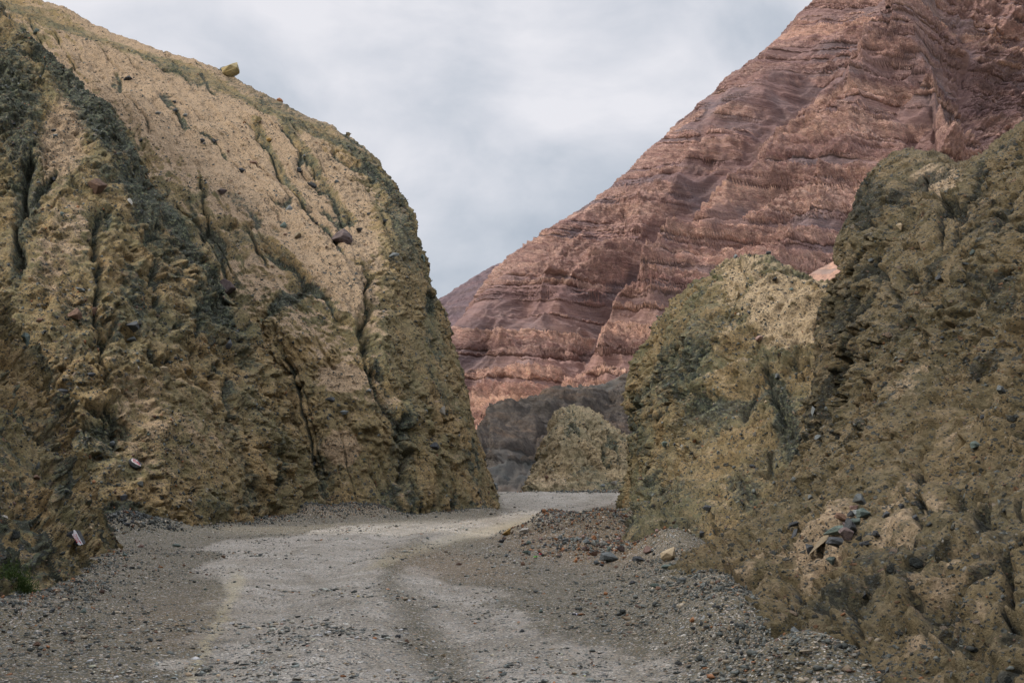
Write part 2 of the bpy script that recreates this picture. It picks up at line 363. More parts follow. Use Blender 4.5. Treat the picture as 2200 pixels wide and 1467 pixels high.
# ------------------------------------------------------------------ landforms
LAND = {}
def earth_displace(V0, nrm, amp=1.0, rough=1.0, rill=1.0, seed=0, fs=1.0, fall=None, calm0=0.0, lumpk=1.0):
    V = V0; big = fbm(V * 0.22, 3, seed)
    V = V0 * (fs ** .5); w = fbm(V * 0.5, 3, seed + 3)[..., None] * 0.6
    if fall is None: q = (V + w) * [0.75, 0.75, 0.15]
    else:
        nn = np.array(fall, float); nn /= np.linalg.norm(nn); c = np.cross(nn, [0, 0, 1.0]); c /= np.linalg.norm(c); f = np.cross(c, nn)
        q = np.stack([(V @ c) * .85, (V @ f) * .10, (V @ nn) * .25], -1) + w * [.55, .15, .3]
    rl = fbm(q, 3, seed + 5, ridged=True, gain=0.5)
    n1 = 1 - np.abs(vnoise(q * 1.15 + 5, seed + 6)); n2 = 1 - np.abs(vnoise(q * 2.6 + 9, seed + 8)); gate = sst(-.25, .35, fbm(V0 * .25, 2, seed + 62))
    gul = sst(.86, 1.0, n1) * gate + .45 * sst(.86, 1, n2) * gate
    lump = fbm(V * 1.1 + w, 4, seed + 9, ridged=True, gain=0.5) 
    d1, d2, idv = worley(V * [1.25, 1.25, 0.8] + w * 2.0 + fbm(V * 2.4, 3, seed + 15)[..., None] * .6, seed + 2)
    blk = np.minimum(d2 - d1, 0.30) / 0.30 + .7 * (idv - .5)
    V = V0 * fs; fine = fbm(V * 3.6, 4, seed + 11, gain=0.55, ridged=True); grit = fbm(V * 12, 3, seed + 13, gain=0.6)
    e1, e2, eid = worley(V * [2.2, 2.2, 1.7] + fine[..., None] * .4, seed + 21)
    pit = sst(0.45, 0.12, e1) * (eid > 0.74)
    s1, s2, sid = worley(V * [3.6, 3.6, 6.0] + fine[..., None] * .3, seed + 31)
    st = sst(0.36, 0.28, s1) * (sid > 0.68) * (.5 + sid)
    calm = (0.45 + 0.55 * sst(-.3, .3, fbm(V0 * .35, 3, seed + 61))) * (1 - .72 * calm0)
    lm = rough * calm * (0.30 * lump * lumpk + 0.15 * lumpk * (blk - 1) - 0.30 * pit)
    d = amp * (0.60 * big + 0.30 * rill * rl) - .30 * rill * gul + lm + rough * calm * 0.060 * fine + rough * (0.018 * grit + 0.045 * st)
    return d - d.mean(), rl, gul, lm
def carve(px, py, d, sc, lines):
    """lines: (points, width px, depth m). sc unused scale"""
    dk = np.zeros(px.shape)
    wx = px + 14 * vnoise(np.stack([px / 45, py / 45, px * 0], -1), 77) + 6 * vnoise(np.stack([px / 15, py / 15, px * 0], -1), 78) + 2.5 * vnoise(np.stack([px / 5, py / 5, px * 0], -1), 79); wy = py
    wm = 1 + .75 * vnoise(np.stack([px / 25, py / 25, px * 0], -1), 80)
    for pts, w, dep in lines:
        q, tt = poly_dist(wx, wy, pts); prof = np.exp(-(q / (w * wm * (.75 if dep > 0 else 1))) ** 1.6) * sst(0, 0.12, tt) * sst(1.0, 0.85, tt)
        d -= dep * prof
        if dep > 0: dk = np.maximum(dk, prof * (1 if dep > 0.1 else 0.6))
    return dk
def blobs(px, py, lst):
    r = np.zeros(px.shape)
    for x, y, rx, ry, ang, a in lst:
        ca, sa = math.cos(R(ang)), math.sin(R(ang)); u = (px - x) * ca + (py - y) * sa; v = -(px - x) * sa + (py - y) * ca
        r = np.maximum(r, a * np.exp(-(np.hypot(u / rx, v / ry)) ** 3))
    return r
def landform(name, rows, mat, step, back, amp, rough, rill, seed, lines=(), tan=(), dark=(), ochre=(), darkl=(), label=None, tanup=0.0, nrmup=0.6, below=1.5, fall=None, calmtan=.6, lumpk=1.0, maxn=900, fs=1.0):
    V = surface(rows, step, back, below, maxn=maxn)
    n = normals(V); n = smooth_grid(n, 12); n /= np.linalg.norm(n, axis=-1, keepdims=True) + 1e-9
    px, py = proj(V)
    tanm = np.clip(blobs(px, py, tan), 0, 1)
    d, rl, gul, lm = earth_displace(V, n, amp, rough, rill, seed, fs=fs, fall=fall, calm0=tanm * calmtan, lumpk=lumpk)
    edge = sst(0, .22, np.linspace(0, 1, V.shape[0]))[:, None]; d = d * (0.45 + 0.55 * edge)
    dk = carve(px, py, d, 1, lines)
    # lumps sag a little, so they overhang what is below them
    V2 = V + n * d[..., None]; V2[..., 2] -= .45 * edge * (lm - lm.mean()) * sst(.2, 1.2, V[..., 2])
    n2 = smooth_grid(normals(V2), 3); up = n2[..., 2]
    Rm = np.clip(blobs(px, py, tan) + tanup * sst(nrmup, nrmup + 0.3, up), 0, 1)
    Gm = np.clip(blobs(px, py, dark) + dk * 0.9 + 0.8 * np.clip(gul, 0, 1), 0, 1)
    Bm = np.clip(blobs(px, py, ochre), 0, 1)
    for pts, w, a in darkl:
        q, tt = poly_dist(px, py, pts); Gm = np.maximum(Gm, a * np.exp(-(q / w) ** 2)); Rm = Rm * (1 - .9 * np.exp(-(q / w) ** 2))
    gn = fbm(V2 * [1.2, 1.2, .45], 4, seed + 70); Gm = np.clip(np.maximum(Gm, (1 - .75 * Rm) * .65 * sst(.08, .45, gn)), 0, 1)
    Rm = Rm * (1 - 0.8 * dk)
    me = grid_mesh(name, V2, np.stack([Rm, Gm, Bm], -1))
    o = link(name, me, [mat]); tag(o, kind='structure', label=label)
    p2x, p2y = proj(V2)
    LAND[name] = (V2.reshape(-1, 3), n2.reshape(-1, 3), p2x.ravel(), p2y.ravel())
    return o
def on(name, px, py, rad=9):
    V, n, x, y = LAND[name]
    for k in (1, 2, 4, 8, 16):
        m = np.where((abs(x - px) < rad * k) & (abs(y - py) < rad * k))[0]
        if len(m): break
    else: return None
    dep = V[m, 1]; near = m[dep < dep.min() + max(0.6, dep.min() * 0.02)]
    j = near[np.argmin((x[near] - px) ** 2 + (y[near] - py) ** 2)]
    return V[j], n[j]

def rowP(*p): return [P(*q) for q in p]
def rowG(*p): return [G(*q) for q in p]
# A: the tall pale-topped cliff on the left
A = [
 rowP((-320,-60,95),(0,6,90),(240,96,84),(480,184,79),(630,256,75),(748,318,73),(800,352,72.5),(800,380,78),(650,400,100)),
 rowP((-320,150,84),(60,150,78),(280,230,72),(460,330,68.5),(610,390,66),(750,430,65),(862,436,68),(856,460,74),(700,480,95)),
 rowP((-320,400,76),(130,400,69),(360,450,63),(520,540,59.5),(660,570,58),(790,590,58.5),(888,552,64),(886,575,70),(750,600,92)),
 rowP((-320,650,68),(220,680,62),(430,700,57.5),(575,720,55),(700,730,54.2),(840,740,55.2),(936,718,62),(932,730,68),(790,760,88)),
 rowP((-320,880,64),(300,860,58),(480,870,54.5),(620,880,52.6),(745,885,52.3),(880,885,53.6),(988,868,60),(982,880,66),(830,900,84)),
 rowP((-320,1000,62),(330,1010,56.5),(500,1010,53.3),(640,1015,51.6),(770,1015,51.6),(905,1015,53),(1026,1005,58.5),(1020,1010,65),(860,1010,82)),
 rowG((-320,60),(340,55.5),(510,52.5),(650,50.8),(780,51.0),(915,52.4),(1052,57.5),(1044,64),(900,80))]
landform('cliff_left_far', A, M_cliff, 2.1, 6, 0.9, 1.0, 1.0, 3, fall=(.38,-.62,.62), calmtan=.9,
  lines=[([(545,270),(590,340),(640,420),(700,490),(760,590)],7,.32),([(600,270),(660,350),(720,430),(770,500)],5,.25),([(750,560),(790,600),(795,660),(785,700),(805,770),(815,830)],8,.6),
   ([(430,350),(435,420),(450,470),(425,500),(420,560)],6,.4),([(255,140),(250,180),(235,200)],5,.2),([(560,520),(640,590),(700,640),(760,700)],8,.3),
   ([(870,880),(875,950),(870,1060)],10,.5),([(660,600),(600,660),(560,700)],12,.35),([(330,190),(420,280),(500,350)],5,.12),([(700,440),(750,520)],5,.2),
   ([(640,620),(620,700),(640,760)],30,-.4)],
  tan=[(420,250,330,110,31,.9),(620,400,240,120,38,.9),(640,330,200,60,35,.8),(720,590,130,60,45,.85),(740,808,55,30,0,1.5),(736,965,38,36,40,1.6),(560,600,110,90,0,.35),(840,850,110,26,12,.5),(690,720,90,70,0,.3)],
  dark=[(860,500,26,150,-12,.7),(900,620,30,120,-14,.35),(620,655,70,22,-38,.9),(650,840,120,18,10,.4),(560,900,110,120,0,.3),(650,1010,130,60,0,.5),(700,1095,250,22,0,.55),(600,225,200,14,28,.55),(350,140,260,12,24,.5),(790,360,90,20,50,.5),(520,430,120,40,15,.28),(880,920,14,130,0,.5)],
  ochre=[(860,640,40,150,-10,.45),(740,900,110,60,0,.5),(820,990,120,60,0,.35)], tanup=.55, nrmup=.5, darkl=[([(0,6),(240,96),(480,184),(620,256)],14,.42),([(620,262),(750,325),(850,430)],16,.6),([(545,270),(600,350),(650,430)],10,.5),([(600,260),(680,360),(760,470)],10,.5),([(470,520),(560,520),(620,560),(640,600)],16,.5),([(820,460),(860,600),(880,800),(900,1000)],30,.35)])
# B: the olive rib in front of it
B = [
 rowP((-420,-260,66),(-280,-190,64),(-150,-110,62.5),(-60,-40,61),(0,35,60),(-22,45,61.5),(-300,40,66)),
 rowP((-420,0,60),(-290,20,57.5),(-160,50,56.5),(-40,90,56.5),(112,128,57.5),(96,140,59),(-180,140,64)),
 rowP((-420,200,56),(-240,240,53),(-70,275,51.5),(90,300,51.5),(268,305,54),(256,312,55.5),(-20,320,61)),
 rowP((-420,420,52),(-210,450,48.8),(-20,470,47),(170,490,47.5),(392,498,51.5),(382,504,53),(110,510,58.5)),
 rowP((-420,620,49),(-180,640,45.6),(30,650,43.8),(250,660,44.8),(500,664,50),(492,670,51.5),(210,670,57)),
 rowP((-420,820,46.5),(-160,830,43),(80,840,41.4),(320,840,42.8),(583,830,48.8),(576,834,50.3),(300,836,56)),
 rowP((-420,980,45),(-150,985,41.6),(110,990,40),(360,990,41.8),(628,980,48.2),(620,982,49.8),(340,984,55)),
 rowG((-420,44),(-140,40.5),(140,38.8),(380,41),(655,48.2),(645,50),(380,55))]
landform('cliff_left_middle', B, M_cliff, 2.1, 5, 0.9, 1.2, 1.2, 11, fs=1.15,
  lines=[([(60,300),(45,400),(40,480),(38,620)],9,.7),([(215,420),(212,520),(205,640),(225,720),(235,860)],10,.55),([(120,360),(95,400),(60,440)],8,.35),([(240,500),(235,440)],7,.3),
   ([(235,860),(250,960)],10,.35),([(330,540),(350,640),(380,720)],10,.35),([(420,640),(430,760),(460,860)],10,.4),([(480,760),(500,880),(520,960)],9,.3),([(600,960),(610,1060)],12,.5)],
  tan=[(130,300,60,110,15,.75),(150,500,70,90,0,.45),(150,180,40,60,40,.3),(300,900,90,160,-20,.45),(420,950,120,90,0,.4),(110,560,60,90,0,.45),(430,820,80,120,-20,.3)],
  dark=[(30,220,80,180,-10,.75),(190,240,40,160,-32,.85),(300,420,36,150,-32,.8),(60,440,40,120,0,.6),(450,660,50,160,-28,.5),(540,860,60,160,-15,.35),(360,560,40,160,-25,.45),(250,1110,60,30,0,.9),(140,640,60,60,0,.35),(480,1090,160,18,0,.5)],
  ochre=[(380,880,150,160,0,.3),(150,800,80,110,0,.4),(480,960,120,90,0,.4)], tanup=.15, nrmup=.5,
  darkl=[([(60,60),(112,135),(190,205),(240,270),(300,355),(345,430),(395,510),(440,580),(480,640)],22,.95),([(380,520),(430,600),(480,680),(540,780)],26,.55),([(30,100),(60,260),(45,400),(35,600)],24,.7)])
# C: the nearest buttress at the left edge
Cc = [
 [(-15,-6,12),(-15,4,13)]+rowP((-700,-420,25),(-420,-250,26),(-200,200,27),(-90,420,28),(0,640,30),(-16,655,31),(-330,640,35)),  # out-of-view columns added tall and behind the camera, to shade the right cliff
 [(-12.5,-6,9),(-12.5,4,9.5)]+rowP((-700,150,23),(-420,240,24),(-220,460,25),(-75,640,26.5),(52,745,29),(36,755,30),(-280,740,34)),
 [(-10.5,-6,6.5),(-10.5,4,6.5)]+rowP((-700,560,21),(-400,620,22),(-180,760,23.5),(-20,830,25.2),(108,880,28.6),(92,888,29.6),(-230,870,33.5)),
 [(-9,-6,3.5),(-9,4,3.5)]+rowP((-700,880,19),(-340,920,20),(-120,960,21.6),(30,990,23.8),(158,1015,28.3),(144,1020,29.3),(-180,1015,33)),
 [(-7.6,-6,1.4),(-7.6,4,1.4)]+rowP((-700,1120,15.5),(-300,1120,16.8),(-80,1130,18.8),(80,1130,22.4),(204,1110,28),(190,1112,29),(-140,1105,33)),
 [(-6.4,-6,0),(-6.4,4,0)]+rowG((-700,12),(-260,14),(0,16.3),(150,20.8),(232,28),(218,29),(-120,33))]
landform('cliff_left_near', Cc, M_cliff, 2.3, 4, 0.55, .95, 0.6, 23, maxn=1300, fs=1.4,
  lines=[([(60,900),(110,1020),(130,1100)],10,.25),([(20,780),(40,900),(60,960)],9,.2)],
  tan=[(120,1030,60,80,0,.35),(60,880,50,90,0,.3)], dark=[(60,1220,150,50,10,.5),(0,1060,80,150,0,.4),(40,1290,140,40,-20,.5)], ochre=[(90,960,60,90,0,.35)])
# E: the hill across the road on the right
E = [
 rowP((2050,700,40),(1900,672,40),(1785,624,41),(1700,590,42),(1632,572,43),(1585,567,44),(1540,590,46),(1545,612,52),(1650,640,64)),
 rowP((2050,790,37),(1880,770,37),(1760,730,38),(1665,700,39.4),(1590,690,40.2),(1510,690,42),(1432,700,48),(1436,720,54),(1560,740,66)),
 rowP((2050,900,34),(1870,880,34),(1740,850,35),(1640,830,36.6),(1560,826,38),(1460,826,41.5),(1376,822,50),(1384,838,57),(1500,850,68)),
 rowP((2050,1000,31.5),(1850,980,31.6),(1710,965,32.4),(1610,950,33.8),(1530,945,35.6),(1440,945,40),(1364,930,52),(1374,940,60),(1480,950,70)),
 rowP((2050,1090,29),(1830,1080,29),(1680,1075,29.4),(1580,1070,30.4),(1490,1060,32.6),(1410,1040,38.5),(1364,1020,54),(1372,1028,62),(1470,1030,72)),
 rowG((2050,26),(1800,26),(1640,26.2),(1530,26.3),(1450,27),(1370,32),(1346,58),(1356,66),(1450,76))]
landform('hill_right_middle', E, M_hill, 2.1, 5, 1.0, 1.35, 1.1, 41, fs=1.2, lumpk=1.1,
  lines=[([(1640,740),(1660,820),(1680,900),(1700,960)],9,.45),([(1515,900),(1505,960),(1490,985)],5,.3),([(1560,850),(1500,870),(1450,900)],14,.3),([(1395,820),(1375,880),(1370,940)],10,.4),([(1575,1062),(1600,1050),(1630,1075)],6,.35),([(1480,1020),(1500,1030)],6,.25)],
  tan=[(1690,680,100,80,20,.95),(1590,600,60,50,0,.6),(1600,700,50,50,0,.3),(1560,790,80,40,0,.25)],
  dark=[(1480,780,50,150,30,.7),(1560,880,120,22,-18,.95),(1690,930,26,130,-14,.85),(1400,880,34,120,5,.4),(1440,1060,100,40,20,.6),(1610,1080,45,50,0,.7),(1540,650,60,40,0,.4),(1480,860,60,30,0,.4),(1380,1110,70,60,0,.5),(1560,700,40,60,20,.4)],
  ochre=[(1600,990,90,90,0,.55),(1480,970,90,90,0,.5),(1480,700,60,60,0,.3),(1600,880,60,30,0,.3)], tanup=.3, nrmup=.55, darkl=[([(1500,690),(1440,760),(1400,860),(1380,960)],26,.6),([(1680,830),(1710,930),(1720,1000)],20,.8)])
# D: the dark near cliff on the right
D = [
 [(15,-6,17),(14,4,17)]+rowP((2800,-700,21),(2450,-100,22.5),(2260,205,23.5),(2150,300,24.6),(2068,362,26),(2000,352,29),(1930,352,30.5),(1925,375,35),(2050,400,44)),  # out-of-view columns raised and run behind the camera to darken the foreground
 [(11,-6,10),(10.5,4,10)]+rowP((2800,0,19),(2450,280,19.8),(2280,360,20.6),(2150,420,21.8),(2050,455,23),(1940,460,25),(1836,492,28),(1836,520,33),(1960,540,42)),
 [(9.5,-6,6.5),(9.2,4,6.5)]+rowP((2800,360,16.8),(2450,500,17.6),(2260,550,18.4),(2120,590,19.6),(2000,610,21),(1890,625,22.8),(1806,650,26.4),(1822,675,31),(1920,690,40)),
 [(8.4,-6,4.2),(8.2,4,4.2)]+rowP((2800,660,14.6),(2420,730,15.5),(2230,760,16.5),(2080,790,17.7),(1960,800,19),(1850,810,21),(1778,830,25),(1796,850,30),(1880,860,39)),
 [(7.4,-6,2.6),(7.2,4,2.6)]+rowP((2800,900,12.2),(2380,930,13.4),(2180,940,14.6),(2040,950,15.8),(1920,950,17.4),(1810,950,19.8),(1738,970,24),(1756,985,29),(1850,990,38)),
 [(6.6,-6,1.5),(6.4,3,1.5)]+rowP((2800,1110,10.4),(2340,1120,11.6),(2120,1110,12.8),(1980,1100,14.2),(1860,1095,15.9),(1750,1090,18.4),(1655,1086,22.6),(1680,1095,28),(1800,1095,36)),
 [(5.9,-6,.6),(5.6,2.5,.6)]+rowP((2800,1400,7.6),(2280,1350,9.4),(2030,1300,11),(1880,1270,12.4),(1760,1230,14.4),(1660,1200,17),(1545,1190,21.4),(1560,1195,26),(1700,1195,34)),
 [(5.3,-6,0),(4.9,2,0)]+rowG((2600,6.2),(2150,8.4),(1880,9.9),(1730,11.3),(1620,13.4),(1540,16.2),(1485,20.3),(1510,25),(1640,33))]
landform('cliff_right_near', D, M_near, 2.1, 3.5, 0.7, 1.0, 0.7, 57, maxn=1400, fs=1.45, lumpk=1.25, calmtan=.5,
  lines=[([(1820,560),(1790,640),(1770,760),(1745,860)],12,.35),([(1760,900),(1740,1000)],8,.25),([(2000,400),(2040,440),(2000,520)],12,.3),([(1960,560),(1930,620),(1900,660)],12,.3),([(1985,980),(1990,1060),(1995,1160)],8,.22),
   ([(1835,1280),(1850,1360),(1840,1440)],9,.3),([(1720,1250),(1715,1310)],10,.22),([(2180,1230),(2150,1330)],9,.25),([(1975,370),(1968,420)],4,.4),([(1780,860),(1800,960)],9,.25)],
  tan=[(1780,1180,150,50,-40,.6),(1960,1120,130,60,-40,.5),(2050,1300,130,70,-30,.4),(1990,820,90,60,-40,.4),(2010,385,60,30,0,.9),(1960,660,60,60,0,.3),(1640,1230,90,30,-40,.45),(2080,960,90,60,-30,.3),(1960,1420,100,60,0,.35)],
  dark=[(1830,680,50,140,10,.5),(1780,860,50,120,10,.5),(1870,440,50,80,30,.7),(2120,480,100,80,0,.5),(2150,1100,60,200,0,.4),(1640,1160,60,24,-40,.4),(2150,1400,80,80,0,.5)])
# Fh: small hill beyond the bend
Fh = [
 rowP((1290,905,108),(1230,890,104),(1196,900,99),(1225,884,97),(1268,890,96.5),(1310,918,97),(1360,948,98),(1480,960,102)),
 rowP((1290,960,108),(1200,950,102),(1166,958,97),(1205,940,94),(1262,945,93.5),(1312,958,94),(1365,975,95),(1480,985,100)),
 rowP((1280,1010,106),(1170,1012,99),(1146,1014,95),(1190,1008,92),(1255,1008,91.5),(1310,1010,92),(1370,1012,93),(1480,1010,98)),
 rowG((1280,104),(1150,97),(1128,93),(1180,89),(1255,88.5),(1315,89),(1380,90),(1480,94))]
landform('hill_far_small', Fh, M_far, 1.6, 5, 0.9, 1.5, 0.8, 71,
  lines=[([(1285,935),(1300,970),(1310,1010)],6,.6),([(1235,905),(1240,940)],6,.4),([(1330,950),(1340,1000)],5,.5)],
  tan=[(1180,1030,60,20,0,.5),(1320,960,40,30,0,.3)], dark=[(1225,910,24,30,0,.5),(1330,1040,60,14,0,.6)], ochre=[(1200,980,60,60,0,.2)])

# ------------------------------------------------------------------ far landforms
def far_material(name, bandcols, scree, k, sc_bump, wide=False):
    m, t, b = new_mat(name); g = N(t, 'ShaderNodeNewGeometry'); pos = g.outputs['Position']
    at = N(t, 'ShaderNodeAttribute', attribute_name='mask'); sp = N(t, 'ShaderNodeSeparateColor'); t.links.new(at.outputs['Color'], sp.inputs[0])
    sx = N(t, 'ShaderNodeSeparateXYZ'); t.links.new(pos, sx.inputs[0])
    w1 = noise(t, pos, 0.012 * k, 4, 0.5); w2 = noise(t, pos, 0.06 * k, 4, 0.6)
    lev = mth(t, 'ADD', mth(t, 'MULTIPLY', sp.outputs[2], 1.0), mth(t, 'MULTIPLY', w2, 0.02))
    cv = N(t, 'ShaderNodeCombineXYZ'); t.links.new(lev, cv.inputs[2]); t.links.new(mth(t, 'MULTIPLY', sx.outputs[0], 0.0006 * k), cv.inputs[0])
    bands = noise(t, cv.outputs[0], 30, 9, 0.78)
    bandsb = noise(t, cv.outputs[0], 6, 3, 0.5)
    c = ramp(t, bands, bandcols)
    c = mixc(t, mapr(t, bandsb, 0.45, 0.60, 0, 0.40), c, (scree[0] * 1.5, scree[1] * 1.35, scree[2] * 1.35))
    scr = mixc(t, mapr(t, noise(t, pos, 0.018 * k, 4, .6), .45, .6), scree, (scree[0] * .66, scree[1] * .86, scree[2] * 1.0)); scr = mixc(t, mapr(t, bands, .4, .6, 0, .25), scr, c)
    # light and dark patches of weathered rock
    nf = noise(t, pos, 0.25 * k, 8, 0.75)
    c = mixc(t, 1.0, c, ramp(t, nf, [(0.3, (0.50, 0.48, 0.50, 1)), (0.48, (1.05, 1.05, 1.05, 1)), (0.68, (1.6, 1.56, 1.48, 1))]), 'MULTIPLY')
    if wide: c = mixc(t, 1.0, c, ramp(t, noise(t, cv.outputs[0], 1.7, 3, 0.55), [(0.36, (0.66, 0.66, 0.76, 1)), (0.47, (1.22, 1.20, 1.20, 1)), (0.55, (0.88, 0.84, 0.90, 1)), (0.64, (1.40, 1.36, 1.28, 1))]), 'MULTIPLY')
    dr = mth(t, 'ADD', sp.outputs[0], mth(t, 'MULTIPLY', mth(t, 'SUBTRACT', noise(t, pos, 0.05 * k, 6, 0.7), 0.5), 1.0))
    c = mixc(t, mth(t, 'MULTIPLY', mapr(t, dr, 0.35, 0.6, 0, 0.88), mapr(t, sp.outputs[0], 0.02, 0.2)), c, scr)
    c = mixc(t, mapr(t, sp.outputs[1], 0, 1, 0, 0.6), c, mixc(t, 1.0, c, (1.9, 1.8, 1.55), 'MULTIPLY'))  # masked sunlit patches, put into the rock colour
    t.links.new(c, b.inputs['Base Color'])
    h = mth(t, 'ADD', mth(t, 'MULTIPLY', nf, 1.0), mth(t, 'MULTIPLY', bands, 1.3)); h = mth(t, 'ADD', h, mth(t, 'MULTIPLY', noise(t, pos, 1.1 * k, 4, 0.7), 0.3))
    h = mth(t, 'MULTIPLY', h, mapr(t, sp.outputs[0], 0, 0.7, 1.0, 0.25))
    bp = N(t, 'ShaderNodeBump'); bp.inputs['Strength'].default_value = 1.0; bp.inputs['Distance'].default_value = sc_bump; t.links.new(h, bp.inputs['Height']); t.links.new(bp.outputs[0], b.inputs['Normal'])
    return m
M_mtn = far_material('red_strata', [(0.30, (0.21, 0.105, 0.095, 1)), (0.38, (0.45, 0.265, 0.21, 1)), (0.44, (0.64, 0.43, 0.335, 1)), (0.485, (0.27, 0.14, 0.12, 1)), (0.53, (0.66, 0.45, 0.35, 1)), (0.58, (0.36, 0.20, 0.165, 1)), (0.64, (0.70, 0.52, 0.43, 1)), (0.72, (0.28, 0.155, 0.14, 1))], (0.190, 0.118, 0.112), 1.0, 9.0, wide=True)
M_dk = far_material('dark_shale', [(0.30, (0.062, 0.054, 0.046, 1)), (0.5, (0.088, 0.076, 0.066, 1)), (0.70, (0.18, 0.120, 0.080, 1))], (0.070, 0.062, 0.054), 4.0, 1.2)
M_ridge = far_material('purple_ridge', [(0.30, (0.13, 0.10, 0.11, 1)), (0.6, (0.19, 0.14, 0.15, 1))], (0.16, 0.12, 0.13), 0.5, 6.0)

def mountain(name, rows, mat, step, back, seed, ribs, gullies, lam, amp, strata, smooth_scree, rmin=0.0, light=(), fall=(-0.75, -0.35, -0.55), scree=(), maxn=1100, flute=1.0):
    V = surface(rows, step, back, below=10, maxn=maxn); n = normals(V); n = smooth_grid(n, 30); n /= np.linalg.norm(n, axis=-1, keepdims=True)
    px, py = proj(V)
    f = np.array(fall, float); f /= np.linalg.norm(f); up = np.array([0, 0, 1.0]); t2 = np.cross(f, up); t2 /= np.linalg.norm(t2); t3 = np.cross(f, t2)
    wv = fbm(V / (lam * 1.2), 3, seed + 1)[..., None] * 0.35
    q = np.stack([(V @ f) / (lam * 3.2), (V @ t2) / lam, (V @ t3) / lam], -1) + wv
    rd = fbm(q, 4, seed, ridged=True, gain=0.5); rd2 = fbm(q * [1.6, 2.6, 2.6] + 3, 4, seed + 2, ridged=True, gain=0.55)
    wx = px + 22 * vnoise(np.stack([px / 90, py / 90, px * 0], -1), seed + 20) + 8 * vnoise(np.stack([px / 28, py / 28, px * 0], -1), seed + 21)
    wy = py + 18 * vnoise(np.stack([px / 80, py / 80, px * 0 + 9], -1), seed + 22)
    sm = np.zeros(px.shape); d = 0
    for pts, w, a in ribs:
        dd, tt = poly_dist(wx, wy, pts); d = d + a * np.exp(-dd / w) - a * .35
    for pts, w, a in gullies:
        dd, tt = poly_dist(wx, wy, pts); g = np.exp(-(dd / w) ** 2) * sst(0, .1, tt) * sst(1, .9, tt); d = d - a * g; sm = np.maximum(sm, g * smooth_scree)
    sm = np.maximum(sm, blobs(wx, wy, scree))
    edge = sst(0, .30, np.linspace(0, 1, V.shape[0]))[:, None]
    d = (d + amp * (1.25 * rd + 1.15 * rd2)) * (.18 + .82 * edge); VB = V + n * d[..., None]
    # bedding: a level value that follows the strata; hard beds stand out broken and rough, soft beds weather back to scree
    per, samp, tilt = strata
    lev = VB[..., 2] + tilt * VB[..., 0] + (5 * fbm(V / (lam * 4), 3, seed + 30) + .9 * fbm(V / lam, 3, seed + 31)) * lam / 60
    z1 = np.zeros(lev.shape)
    hard = fbm(np.stack([z1, V[..., 0] / (lam * 9), lev / (per * 1.7)], -1), 5, seed + 33, gain=.7) 
    hard = sst(-.30, .12, hard + .35 * fbm(V / (lam * .8), 3, seed + 34))
    sm = np.clip(np.maximum(sm, .9 * sst(-.12, -.42, .45 * rd + .65 * rd2 + .25 * fbm(V / (lam * .5), 3, seed + 36))), 0, 1)
    rock = np.clip(np.maximum(hard * (1 - .95 * sm) + .12 * (1 - sm), rmin), 0, 1)
    qa = V / (lam * .10) + .35 * fbm(V / (lam * .08), 3, seed + 50)[..., None]; a1, a2, ai = worley(qa * [1, 1, 1.5], seed + 51); b1_, b2_, bi = worley(qa * [2.3, 2.3, 3.2], seed + 53)
    blocks = (np.minimum(a2 - a1, .25) * 4 - 1) + .9 * (ai - .5) + .45 * (np.minimum(b2_ - b1_, .25) * 4 - 1) + .5 * (bi - .5)
    q2 = V / (lam * 0.17); q2[..., 2] *= 0.8; fl = fbm(q2 + wv, 5, seed + 7, ridged=True, gain=0.62)
    blkn = fbm(V / (lam * 0.075) * [1, 1, 1.6], 5, seed + 9, gain=0.68, ridged=True)
    L = lev / per; led = sst(0.0, 0.3, L - np.floor(L)) - (L - np.floor(L))
    L2 = lev / (per * .37); led2 = sst(0.0, 0.3, L2 - np.floor(L2)) - (L2 - np.floor(L2))
    d = d + (.3 + .7 * edge) * (rock * amp * flute * (.05 + .12 * fl + .13 * blkn + .09 * blocks) + samp * (led * (.3 + rock) + .5 * led2 * rock) + amp * .035 * blkn)
    V2 = V + n * d[..., None]
    nn = smooth_grid(normals(V2), 2)
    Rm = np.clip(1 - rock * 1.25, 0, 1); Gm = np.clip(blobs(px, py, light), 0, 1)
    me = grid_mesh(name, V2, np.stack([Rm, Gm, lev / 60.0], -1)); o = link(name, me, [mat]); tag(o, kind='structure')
    a, b = proj(V2); LAND[name] = (V2.reshape(-1, 3), nn.reshape(-1, 3), a.ravel(), b.ravel())
    return o
